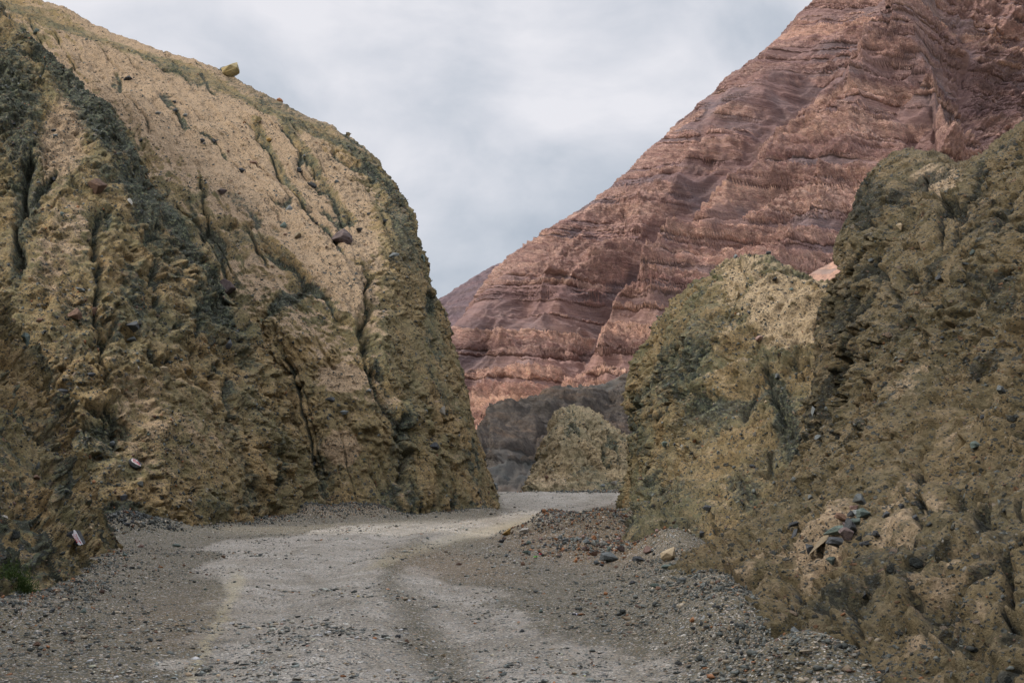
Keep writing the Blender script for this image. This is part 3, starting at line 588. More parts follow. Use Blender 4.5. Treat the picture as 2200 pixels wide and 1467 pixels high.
H = [
 rowP((760,800,640),(945,668,650),(1060,545,690),(1180,458,730),(1300,385,780),(1400,298,840),(1500,203,880),(1610,105,920),(1715,4,960),(1840,-110,1000),(1960,-190,1020),(2120,-200,1060),(2300,-160,1120),(2600,-60,1200)),
 rowP((740,860,580),(940,790,585),(1080,690,610),(1210,600,640),(1330,530,680),(1430,450,720),(1540,360,755),(1650,260,790),(1770,140,830),(1890,30,870),(1990,-40,895),(2140,-40,930),(2320,0,990),(2600,80,1080)),
 rowP((720,920,520),(930,890,520),(1090,820,535),(1230,750,555),(1360,680,585),(1470,600,615),(1590,500,650),(1710,400,685),(1830,290,720),(1930,190,750),(2020,120,775),(2160,110,810),(2340,140,870),(2600,200,960)),
 rowP((700,990,470),(920,980,465),(1100,935,472),(1250,870,485),(1400,800,505),(1530,720,530),(1660,630,560),(1780,540,590),(1880,440,620),(1960,350,648),(2050,290,670),(2180,280,705),(2350,300,770),(2600,340,860)),
 rowP((680,1060,420),(920,1050,415),(1110,1030,418),(1280,980,425),(1440,930,440),(1590,850,460),(1730,770,485),(1840,680,510),(1930,600,535),(2000,530,555),(2080,480,580),(2200,460,620),(2370,460,680),(2600,480,770)),
 rowG((680,330,-30),(920,320,-30),(1120,320,-30),(1300,330,-30),(1480,345,-30),(1640,360,-30),(1790,380,-30),(1900,400,-30),(1990,420,-30),(2060,440,-30),(2130,470,-30),(2240,500,-30),(2400,560,-30),(2640,640,-30))]
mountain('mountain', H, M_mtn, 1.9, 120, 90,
  ribs=[([(1960,-60),(1950,60),(1880,140),(1830,210),(1730,300),(1620,400),(1500,520),(1400,620)],60,34),([(1640,100),(1560,200),(1470,300),(1360,430),(1240,540),(1120,640),(1000,740)],45,12),
        ([(1960,60),(2010,180),(2080,300),(2150,420)],45,20),([(1850,210),(1800,330),(1700,480),(1560,620),(1400,760),(1260,850)],50,18),([(1330,640),(1240,730),(1160,850)],40,14),([(1600,240),(1480,330),(1400,420),(1290,500)],34,14),([(1240,480),(1160,560),(1070,660)],30,12)],
  gullies=[([(1790,20),(1700,150),(1650,215),(1590,310),(1490,380),(1400,450),(1360,530),(1270,620),(1180,720),(1100,830)],34,13),
           ([(2010,140),(1960,230),(1935,320),(1870,420),(1800,480)],34,9),([(2110,-60),(2150,80),(2190,200),(2240,320)],26,9),([(1930,330),(1990,420),(2010,500),(1830,560),(1760,600)],30,6),([(1560,180),(1500,260),(1400,330)],20,7),
           ([(1560,560),(1440,680),(1330,780),(1230,840)],22,9),([(1190,715),(1165,770),(1150,800)],14,10)],
  lam=62, amp=13, strata=(3.6, 1.3, 0.05), smooth_scree=0.9,
  scree=[(1650,170,110,60,-40,.85),(1720,50,120,30,-12,.6),(1480,360,70,40,-30,.75),(1560,290,60,30,-30,.7),(2080,60,80,60,20,.5),(1600,180,40,90,35,.7),(1660,300,16,100,50,.8),(1450,500,34,90,48,.75),(1560,480,22,110,48,.8),(1960,230,70,60,0,.7),(1760,590,90,60,-20,.7),(1400,560,20,80,40,.6),(1500,260,26,80,50,.6),(1300,800,20,160,52,.8),(2090,230,24,140,-35,.5),(1230,420,20,60,50,.5),(1700,240,18,80,40,.6)],
  light=[(1170,790,230,150,-35,1.0),(1060,860,110,120,0,.9),(1560,500,100,60,-40,.45),(1380,690,120,50,-40,.6),(1880,150,60,80,0,.3)])  # sunlit patches painted into the mountain's colour
Dk = [
 rowP((800,1030,300),(960,985,300),(1040,950,298),(1110,896,300),(1180,866,302),(1260,846,305),(1330,822,310),(1400,790,318),(1520,740,330),(1700,680,350)),
 rowP((800,1050,250),(960,1010,250),(1040,985,248),(1110,950,248),(1190,925,250),(1270,910,254),(1340,890,260),(1410,870,268),(1540,830,280),(1700,790,300)),
 rowP((800,1070,200),(960,1050,200),(1040,1035,200),(1120,1020,200),(1200,1005,202),(1280,990,206),(1350,980,212),(1430,970,220),(1560,950,230),(1700,930,250)),
 rowG((780,150,-6),(960,150,-6),(1040,150,-6),(1120,150,-6),(1210,152,-6),(1300,156,-6),(1380,160,-6),(1460,168,-6),(1600,178,-6),(1750,190,-6))]
mountain('hill_dark', Dk, M_dk, 1.5, 40, 130, ribs=[([(1250,850),(1190,900),(1130,960),(1080,1020)],20,2),([(1120,900),(1090,960),(1060,1010)],14,3)], gullies=[([(1180,870),(1130,930),(1075,1000)],9,3),([(1210,900),(1160,980),(1120,1040)],9,3),([(1330,840),(1280,900)],8,3)],
  lam=14, amp=3.0, strata=(4, 0.25, 0.1), smooth_scree=0.2, rmin=.2, fall=(-0.6, -0.5, -0.6), flute=.6)
Rg = [rowP((500,900,1500),(800,750,1500),(938,662,1480),(985,630,1480),(1040,596,1480),(1100,590,1500),(1300,700,1600)),
      rowP((500,980,1350),(800,850,1350),(938,760,1330),(985,720,1330),(1040,680,1330),(1100,650,1350),(1300,600,1450)),
      rowG((500,1100,-20),(800,1100,-20),(938,1090,-20),(985,1090,-20),(1040,1090,-20),(1100,1090,-20),(1300,1200,-20))]
mountain('ridge_distant', Rg, M_ridge, 3, 100, 150, ribs=[], gullies=[], lam=60, amp=4, strata=(12, 2, 0.1), smooth_scree=0.3)
Sp = [rowP((1600,720,230),(1740,612,225),(1790,585,222),(1850,545,220),(1950,500,220)), rowP((1600,800,200),(1740,720,195),(1790,700,192),(1850,680,190),(1950,640,190)), rowG((1600,150,0),(1740,150,0),(1790,150,0),(1850,150,0),(1950,150,0))]
M_sp = far_material('pink_scree', [(0.30, (0.26, 0.16, 0.12, 1)), (0.6, (0.31, 0.19, 0.14, 1))], (0.27, 0.165, 0.125), 4, 0.3)
mountain('spur_scree', Sp, M_sp, 3, 20, 160, ribs=[], gullies=[], lam=20, amp=1.2, strata=(4, 0.05, 0.1), smooth_scree=0.5)

# ------------------------------------------------------------------ ground and road
def wpt(px, d): g = G(px, d); return (g[0], g[1])
MOUND = [wpt(1165,35), wpt(1235,34), wpt(1320,34.3), wpt(1400,36)]
MOUND2 = [wpt(1180,30), wpt(1260,28.5), wpt(1340,27.5), wpt(1430,27)]
MOUND3 = [wpt(1270,38), wpt(1330,44), wpt(1352,54)]
ROADC = [wpt(560,6), wpt(640,11), wpt(760,17), wpt(830,24), wpt(880,31), wpt(960,40), wpt(1060,48), wpt(1170,58), wpt(1280,72), wpt(1420,84), wpt(1600,95)]
def height(X, Y):
    z = 0.05 * vnoise(np.stack([X / 3, Y / 4, X * 0], -1), 201) + 0.02 * vnoise(np.stack([X / .8, Y / .8, X * 0], -1), 202)
    nz = vnoise(np.stack([X / 1.1, Y / 1.1, X * 0], -1), 203); n2 = vnoise(np.stack([X / .35, Y / .35, X * 0], -1), 204)
    for pts, hgt, wd in ((MOUND, .60, 1.15), (MOUND2, .30, 1.3), (MOUND3, .24, .6)):
        d, t = poly_dist(X, Y, pts); z = z + (hgt * (1 + .35 * nz) + .06 * n2) * np.exp(-(d / wd) ** 2)
    d, t = poly_dist(X, Y, ROADC)
    z = z - 0.10 * np.exp(-((np.abs(d - 1.15)) / 0.5) ** 2) + 0.04 * np.exp(-(d / .6) ** 2) * (1 + n2)
    # talus skirts under the cliffs
    for pts, hgt, wd in (([wpt(250,37.5), wpt(300,38.5)], .5, 1.2), ([wpt(660,48.5), wpt(720,50), wpt(760,50.4)], .45, 1.2), ([wpt(790,51), wpt(920,52), wpt(1060,56)], .12, .8), ([wpt(300,39), wpt(640,47.5)], .15, .8), ([wpt(0,15.8), wpt(120,19.5), wpt(235,27)], .22, 1.0), ([wpt(1900,9.5), wpt(1610,13), wpt(1500,18.5), wpt(1480,22), wpt(1440,26)], .38, .75), ([wpt(1150,86), wpt(1250,86), wpt(1345,87)], .2, 3.0), ([wpt(1320,80), wpt(1400,78)], .2, 2.5)):
        d, t = poly_dist(X, Y, pts); z = z + hgt * (1 + .4 * nz) * np.exp(-(d / wd) ** 2)
    z = z - sst(96, 130, Y) * 5.0 * sst(1600, 900, np.abs(X))
    return z
ys = 3.5 * (150 / 3.5) ** (np.linspace(0, 1, 640) ** 1.0)
ss = np.sinh(np.linspace(-1, 1, 620) * 2.0) / np.sinh(2.0) * 0.85
Yg, Sg = np.meshgrid(ys, ss, indexing='ij'); Xg = Sg * (Yg + 4)
Zg = height(Xg, Yg) + 0.010 * vnoise(np.stack([Xg / .12, Yg / .12, Xg * 0], -1), 205) + 0.012 * vnoise(np.stack([Xg / .3, Yg / .3, Xg * 0], -1), 206)
V = np.stack([Xg, Yg, Zg], -1); gx, gy = proj(V)
dr, tr = poly_dist(Xg, Yg, ROADC)
wob = 0.5 * vnoise(np.stack([Xg / 1.6, Yg / 2.5, Xg * 0], -1), 301) + .2 * vnoise(np.stack([Xg / .4, Yg / .6, Xg * 0], -1), 302)
hw = 2.2
ey = np.array([1055, 1075, 1095, 1110, 1125, 1150, 1180, 1210, 1250, 1300, 1360, 1420, 1470, 1700])
eL = np.array([1060, 1068, 1080, 960, 780, 560, 450, 430, 450, 470, 430, 385, 345, 200]); eR = np.array([1360, 1352, 1240, 1200, 1130, 1060, 900, 860, 980, 1120, 1260, 1370, 1450, 1800])
jx = 60 * vnoise(np.stack([gx / 90, gy / 26, gx * 0], -1), 310) + 26 * vnoise(np.stack([gx / 26, gy / 9, gx * 0], -1), 311); jw = 18 + (gy - 1050) * .30
lightm = sst(-1, 1, (gx + jx * jw / 60 - np.interp(gy, ey, eL)) / jw) * sst(-1, 1, (np.interp(gy, ey, eR) - gx + jx * jw / 60) / jw)
q, t = poly_dist(gx + jx * .3, gy, [(900, 1180), (840, 1220), (850, 1270), (900, 1350), (960, 1430), (1000, 1500)]); rel = (gx - np.interp(gy, ey, eL)) / (np.interp(gy, ey, eR) - np.interp(gy, ey, eL)); stk = vnoise(np.stack([rel * 7, gy / 170, gx * 0], -1), 320) + .6 * vnoise(np.stack([rel * 19, gy / 120, gx * 0], -1), 321)
lightm *= .80 + .20 * np.clip(stk * 1.3, -1, 1); lightm *= 1 - .62 * np.exp(-(q / 38) ** 2)
wy2 = gx + 10 * vnoise(np.stack([gx / 40, gy / 12, gx * 0], -1), 303)
pale = np.zeros(gx.shape)
for pts, w, a in (([(510,1240),(480,1320),(435,1400),(395,1500)], 17, .62), ([(500,1230),(420,1420),(360,1500)], 60, .22), ([(1180,1105),(1080,1135),(960,1160),(870,1190),(800,1215)], 16, .45), ([(800,1215),(740,1250)], 26, .2), ([(1060,1075),(1200,1072),(1340,1072)], 9, .15)):
    q, t = poly_dist(wy2, gy * 1.0, pts); pale = np.maximum(pale, a * np.exp(-(q / w) ** 2))
brown = blobs(wy2, gy, [(980,1215,150,34,8,.8),(900,1200,60,20,0,.5),(380,1340,120,70,0,.4),(1250,1190,150,30,0,.5),(1230,1165,190,48,6,1),(1330,1120,90,40,0,.9),(720,1090,120,20,0,.6)])
q, t = poly_dist(gx, gy, [(230, 1165), (330, 1140), (520, 1128), (660, 1112), (900, 1108), (1060, 1098)]); lightm *= 1 - np.exp(-(q / 16) ** 2)
att = np.stack([pale, lightm, brown], -1)
def ground_mat(name):
    m, t, b = new_mat(name); g = N(t, 'ShaderNodeNewGeometry'); pos = g.outputs['Position']
    at = N(t, 'ShaderNodeAttribute', attribute_name='mask'); sp = N(t, 'ShaderNodeSeparateColor'); t.links.new(at.outputs['Color'], sp.inputs[0])
    n1 = noise(t, pos, 0.8, 6, .6); n2 = noise(t, pos, 6, 6, .7); n3 = noise(t, pos, 40, 4, .7)
    c = mixc(t, mapr(t, n1, .35, .65), (0.088, 0.075, 0.045), (0.125, 0.106, 0.068))
    lm = mapr(t, mth(t, 'ADD', sp.outputs[1], mth(t, 'MULTIPLY', mth(t, 'SUBTRACT', n2, .5), .7)), .25, .75)
    c = mixc(t, mth(t, 'MULTIPLY', lm, .85), c, mixc(t, mapr(t, n1, .4, .6), (0.28, 0.25, 0.205), (0.40, 0.37, 0.325)))
    c = mixc(t, mapr(t, sp.outputs[2], 0, 1, 0, .75), c, (0.175, 0.115, 0.058))
    pm = mapr(t, mth(t, 'ADD', sp.outputs[0], mth(t, 'MULTIPLY', mth(t, 'SUBTRACT', n2, .5), .5)), .15, .8)
    c = mixc(t, mth(t, 'MULTIPLY', pm, .85), c, (0.40, 0.345, 0.22))
    c = mixc(t, 1.0, c, ramp(t, n3, [(.3, (.5, .5, .5, 1)), (.5, (1, 1, 1, 1)), (.7, (1.5, 1.5, 1.45, 1))]), 'MULTIPLY')
    h = mth(t, 'MULTIPLY', n3, .3)
    for sc, cut, pr, off in ((9.0, .30, .4, (4, 2, 3)), (20.0, .36, .8, (7, 1, 5)), (42, .40, .9, (3, 8, 2))):
        pm2, rv, ds = pebble_layer(t, pos, sc, cut, pr, off)
        pc = ramp(t, rv, [(0, (.03, .034, .034, 1)), (.35, (.09, .10, .10, 1)), (.65, (.30, .305, .295, 1)), (.82, (.34, .24, .16, 1)), (1, (.70, .68, .62, 1))])
        c = mixc(t, mth(t, 'MULTIPLY', pm2, mapr(t, sp.outputs[0], 0, 1, .8, .25)), c, pc)
        h = mth(t, 'ADD', h, mth(t, 'MULTIPLY', pm2, 3.0 / sc))
    t.links.new(c, b.inputs['Base Color'])
    bp = N(t, 'ShaderNodeBump'); bp.inputs['Distance'].default_value = .11; t.links.new(h, bp.inputs['Height']); t.links.new(bp.outputs[0], b.inputs['Normal'])
    b.inputs['Roughness'].default_value = .9; b.inputs['Specular IOR Level'].default_value = .35
    return m
M_ground = ground_mat('gravelly_soil')
gme = grid_mesh('ground', V, att); go = link('ground', gme, [M_ground]); tag(go, kind='structure')
# the outer plain the valley floor joins, out to the horizon
bmg = bmesh.new(); bmg.from_mesh(gme)
rad = [(-12000, -12000), (12000, -12000), (12000, 14000), (-12000, 14000)]
vs = [bmg.verts.new((x, y, -6.2)) for x, y in rad]; bmg.faces.new(vs)
bmg.to_mesh(gme); bmg.free()
# the road: its own sheet following the same surface
mask = (dr + .35 * wob) < hw + .55
me = bpy.data.meshes.new('gravel_road'); bm_idx = -np.ones(mask.shape, int)
fm = mask[:-1, :-1] & mask[1:, :-1] & mask[1:, 1:] & mask[:-1, 1:] & (Yg[:-1, :-1] < 100)
idx = np.arange(mask.size).reshape(mask.shape); q = np.stack([idx[:-1, :-1], idx[1:, :-1], idx[1:, 1:], idx[:-1, 1:]], -1)[fm]
used, inv = np.unique(q, return_inverse=True); Vr = V.reshape(-1, 3)[used] + [0, 0, .006]; q = inv.reshape(-1, 4)
me.vertices.add(len(Vr)); me.vertices.foreach_set('co', Vr.astype(np.float32).ravel()); me.loops.add(q.size); me.loops.foreach_set('vertex_index', q.ravel().astype(np.int32))
me.polygons.add(len(q)); me.polygons.foreach_set('loop_start', np.arange(0, q.size, 4, dtype=np.int32)); me.polygons.foreach_set('use_smooth', np.full(len(q), True)); me.update(calc_edges=True)
a = me.color_attributes.new('mask', 'FLOAT_COLOR', 'POINT'); c4 = np.ones((len(Vr), 4), np.float32); c4[:, :3] = att.reshape(-1, 3)[used]; a.data.foreach_set('color', c4.ravel())
tag(link('gravel_road', me, [M_ground]), kind='structure')
gp_ = V.reshape(-1, 3); LAND['ground'] = (gp_, np.tile([0, 0, 1.0], (len(gp_), 1)), gx.ravel(), gy.ravel())

# ------------------------------------------------------------------ loose gravel (uncountable) and pebbles in the cliffs
def ground_pts(n, dmin, dmax, power=1.0):
    d = dmin * (dmax / dmin) ** (RNG.random(n) ** power); px = RNG.uniform(-120, 2300, n)
    return np.stack([(px - 1100) / F * d * 1.01, d], -1)
def gravel(name, n, dmin, dmax, sizef, w, k=1.0, flat=.75, label=''):
    p = ground_pts(n, dmin, dmax); z = height(p[:, 0], p[:, 1]); d, t = poly_dist(p[:, 0], p[:, 1], ROADC)
    s = sizef(p, d); keep = s > 0; p, z, s, d = p[keep], z[keep], s[keep], d[keep]
    on_road = d < 2.3; c = pal(len(p), w, k); lt = np.minimum(.42, pal(len(p), [3, 4, 5, 2, 5, 2, .5, .5, 3], 1.25) * np.exp(RNG.normal(0, .6, (len(p), 1)))); c = np.where(on_road[:, None], lt, c)
    o = stone_mass(name, np.column_stack([p, z + s * .12]), s, c, M_stones, flat=flat); tag(o, label=label, cat='gravel', kind='stuff')
logn = lambda n, m, s: m * np.exp(RNG.normal(0, s, n))
gravel('gravel', 120000, 9.5, 62, lambda p, d: np.minimum(logn(len(p), .022, .55), .11) * (.8 + .5 * vnoise(np.column_stack([p / 1.5, p[:, 0] * 0]), 901)) * (1 + .35 * np.exp(-(d / .5) ** 2)) * (1 + .012 * p[:, 1]), [4, 4, 3, 3, 2, 2.2, .8, 1, 1.3], label='fine angular gravel scattered over the dirt road and its verges')
gravel('gravel', 16000, 62, 105, lambda p, d: logn(len(p), .05, .4), [4, 4, 3, 3, 2, 2.2, .8, 1, 1.3], label='coarse gravel on the far stretch of the road beyond the bend')
# rubble on the mound: thousands of chips
def rubble(n, pts, wd, s0, sg, w, name, label, k=1.0):
    pts = np.array(pts); seg = RNG.integers(0, len(pts) - 1, n); t = RNG.random(n)[:, None]
    c = pts[seg] * (1 - t) + pts[seg + 1] * t + RNG.normal(0, wd, (n, 2)); z = height(c[:, 0], c[:, 1]); s = np.minimum(logn(n, s0, sg), s0 * 3.2)
    tag(stone_mass(name, np.column_stack([c, z + s * .15]), s, pal(n, w, k), M_stones), label=label, cat='rubble', kind='stuff')
rubble(8500, MOUND[:3] + MOUND2[1:][::-1], .62, .05, .45, [2, 3, 2, 2, 1, 2, 3.5, 4, 1], 'rubble', 'heap of rust brown and grey rubble on the right side of the bend')
rubble(1500, [wpt(250,37), wpt(310,38)], .55, .07, .4, [5, 4, 2, 5, 1, .3, .3, .5, .1], 'rubble', 'dark blue grey chips heaped at the foot of the near left cliff', .8)
rubble(4800, [wpt(320,40), wpt(520,44), wpt(665,48), wpt(740,49.6), wpt(830,51), wpt(1040,56)], .5, .055, .5, [5, 4, 2, 4, 1, 1.2, 1, 1, .4], 'rubble', 'loose dark scree along the foot of the tall left cliff', .9)
rubble(5200, [wpt(1420,25), wpt(1480,21), wpt(1545,16.5), wpt(1640,13.2), wpt(1780,11)], .38, .030, .5, [4, 4, 3, 3, 1, 2, .5, 1, .6], 'rubble', 'stones fallen along the foot of the dark right cliff', .95)
rubble(3600, [wpt(-40,15.5), wpt(120,20), wpt(235,28)], .45, .034, .5, [4, 4, 2, 4, 1, 2, 2, 1, .6], 'rubble', 'brown and grey stones below the nearest left bank', .85)
rubble(1500, [wpt(1130,88), wpt(1250,87), wpt(1350,86)], .9, .12, .4, [3, 4, 3, 2, 3, 2, 1, 1, 1], 'rubble', 'stones below the small hill beyond the bend')
rubble(900, MOUND3 + [wpt(1385,33)], .5, .08, .4, [5, 5, 2, 4, 1, 1, .8, 1, .3], 'rubble', 'dark stones where the road passes the right hill')
def embed(land, n, s0, sg, w, label, k=1.0, top=1500):
    Vv, nn, x, y = LAND[land]
    m = np.where((x > -60) & (x < 2260) & (y > -40) & (y < top) & (nn[:, 1] < .25) & (Vv[:, 2] > 0))[0]
    cl = fbm(Vv[m] * .7, 3, 400); pr = np.clip(cl + .35, .02, 1); ar = Vv[m, 1] ** 0; pr = pr / pr.sum()
    j = RNG.choice(m, n, p=pr); s = np.minimum(logn(n, s0, sg), s0 * 3.0); pos = Vv[j] - nn[j] * (s * .06)[:, None]
    tag(stone_mass('pebbles', pos, s, pal(n, w, k), M_stones), label=label, cat='pebbles', kind='stuff')
embed('cliff_left_far', 17000, .070, .55, [5, 4, 1.5, 5, .6, 1.2, .8, .8, .5], 'dark pebbles set in the tall pale left cliff', .8)
embed('cliff_left_far', 7000, .075, .5, [5, 3, 1, 6, .3, 1, .5, 1, .2], 'dark chips scattered over the pale upper slope of the left cliff', .75, top=620)
embed('cliff_left_middle', 14000, .062, .55, [5, 4, 1.5, 5, .6, 1.2, .8, .8, .5], 'pebbles set in the olive rib of the left cliff', .8)
embed('cliff_left_near', 5500, .045, .5, [5, 4, 1.5, 5, .6, 1.2, .8, .8, .5], 'pebbles set in the nearest left bank', .8)
embed('hill_right_middle', 14000, .055, .55, [5, 5, 2, 5, 1, 1.2, .8, .8, .6], 'pebbles set in the hill on the right of the bend', .85)
embed('cliff_right_near', 12000, .030, .6, [5, 4, 1.5, 4, .4, .5, .2, .6, .2], 'pebbles set in the dark right cliff', .75)
embed('hill_far_small', 1200, .12, .4, [4, 4, 2, 3, 1, 2, .8, 1, .6], 'pebbles set in the small hill beyond the bend', .9)

# ------------------------------------------------------------------ single rocks that can be told apart
RK = 0
def rock(land, px, py, w, h, color, label, sink=.25, rot=None, group=None, name='rock', cat='rock', lift=0):
    global RK; RK += 1
    if land[-1] == '^':
        Vv, n_, x_, y_ = LAND[land[:-1]]; m = np.where(abs(x_ - px) < 6)[0]; j = m[np.argmin(y_[m])]; hit = (Vv[j], np.array([0, -.3, .9]))
    else: hit = on(land, px, py)
    if hit is None: return None
    p, n = hit; m_px = p[1] / F; r = random.Random(RK * 13 + int(px))
    o = bpy.data.objects.new(name, rock_mesh(color, r.randrange(9), 1.0)); COL.objects.link(o)
    W_, H_ = w * m_px * 1.08, h * m_px * 1.08; D_ = (W_ + H_) * .5
    W_ *= 1.12; H_ *= 1.12; o.scale = (W_, D_ * r.uniform(.8, 1.3), H_); o.rotation_euler = (R(r.uniform(-12, 12)), R(rot if rot is not None else r.uniform(-12, 12)), R(r.uniform(-25, 25)))
    o.location = Vector(p) + Vector(n) * D_ * (.5 - sink) * .6 + Vector((0, 0, lift * m_px))
    tag(o, label, cat, group); return o
A_, B_, C_, D_, E_, F_, G_ = 'cliff_left_far', 'cliff_left_middle', 'cliff_left_near', 'cliff_right_near', 'hill_right_middle', 'hill_far_small', 'ground'
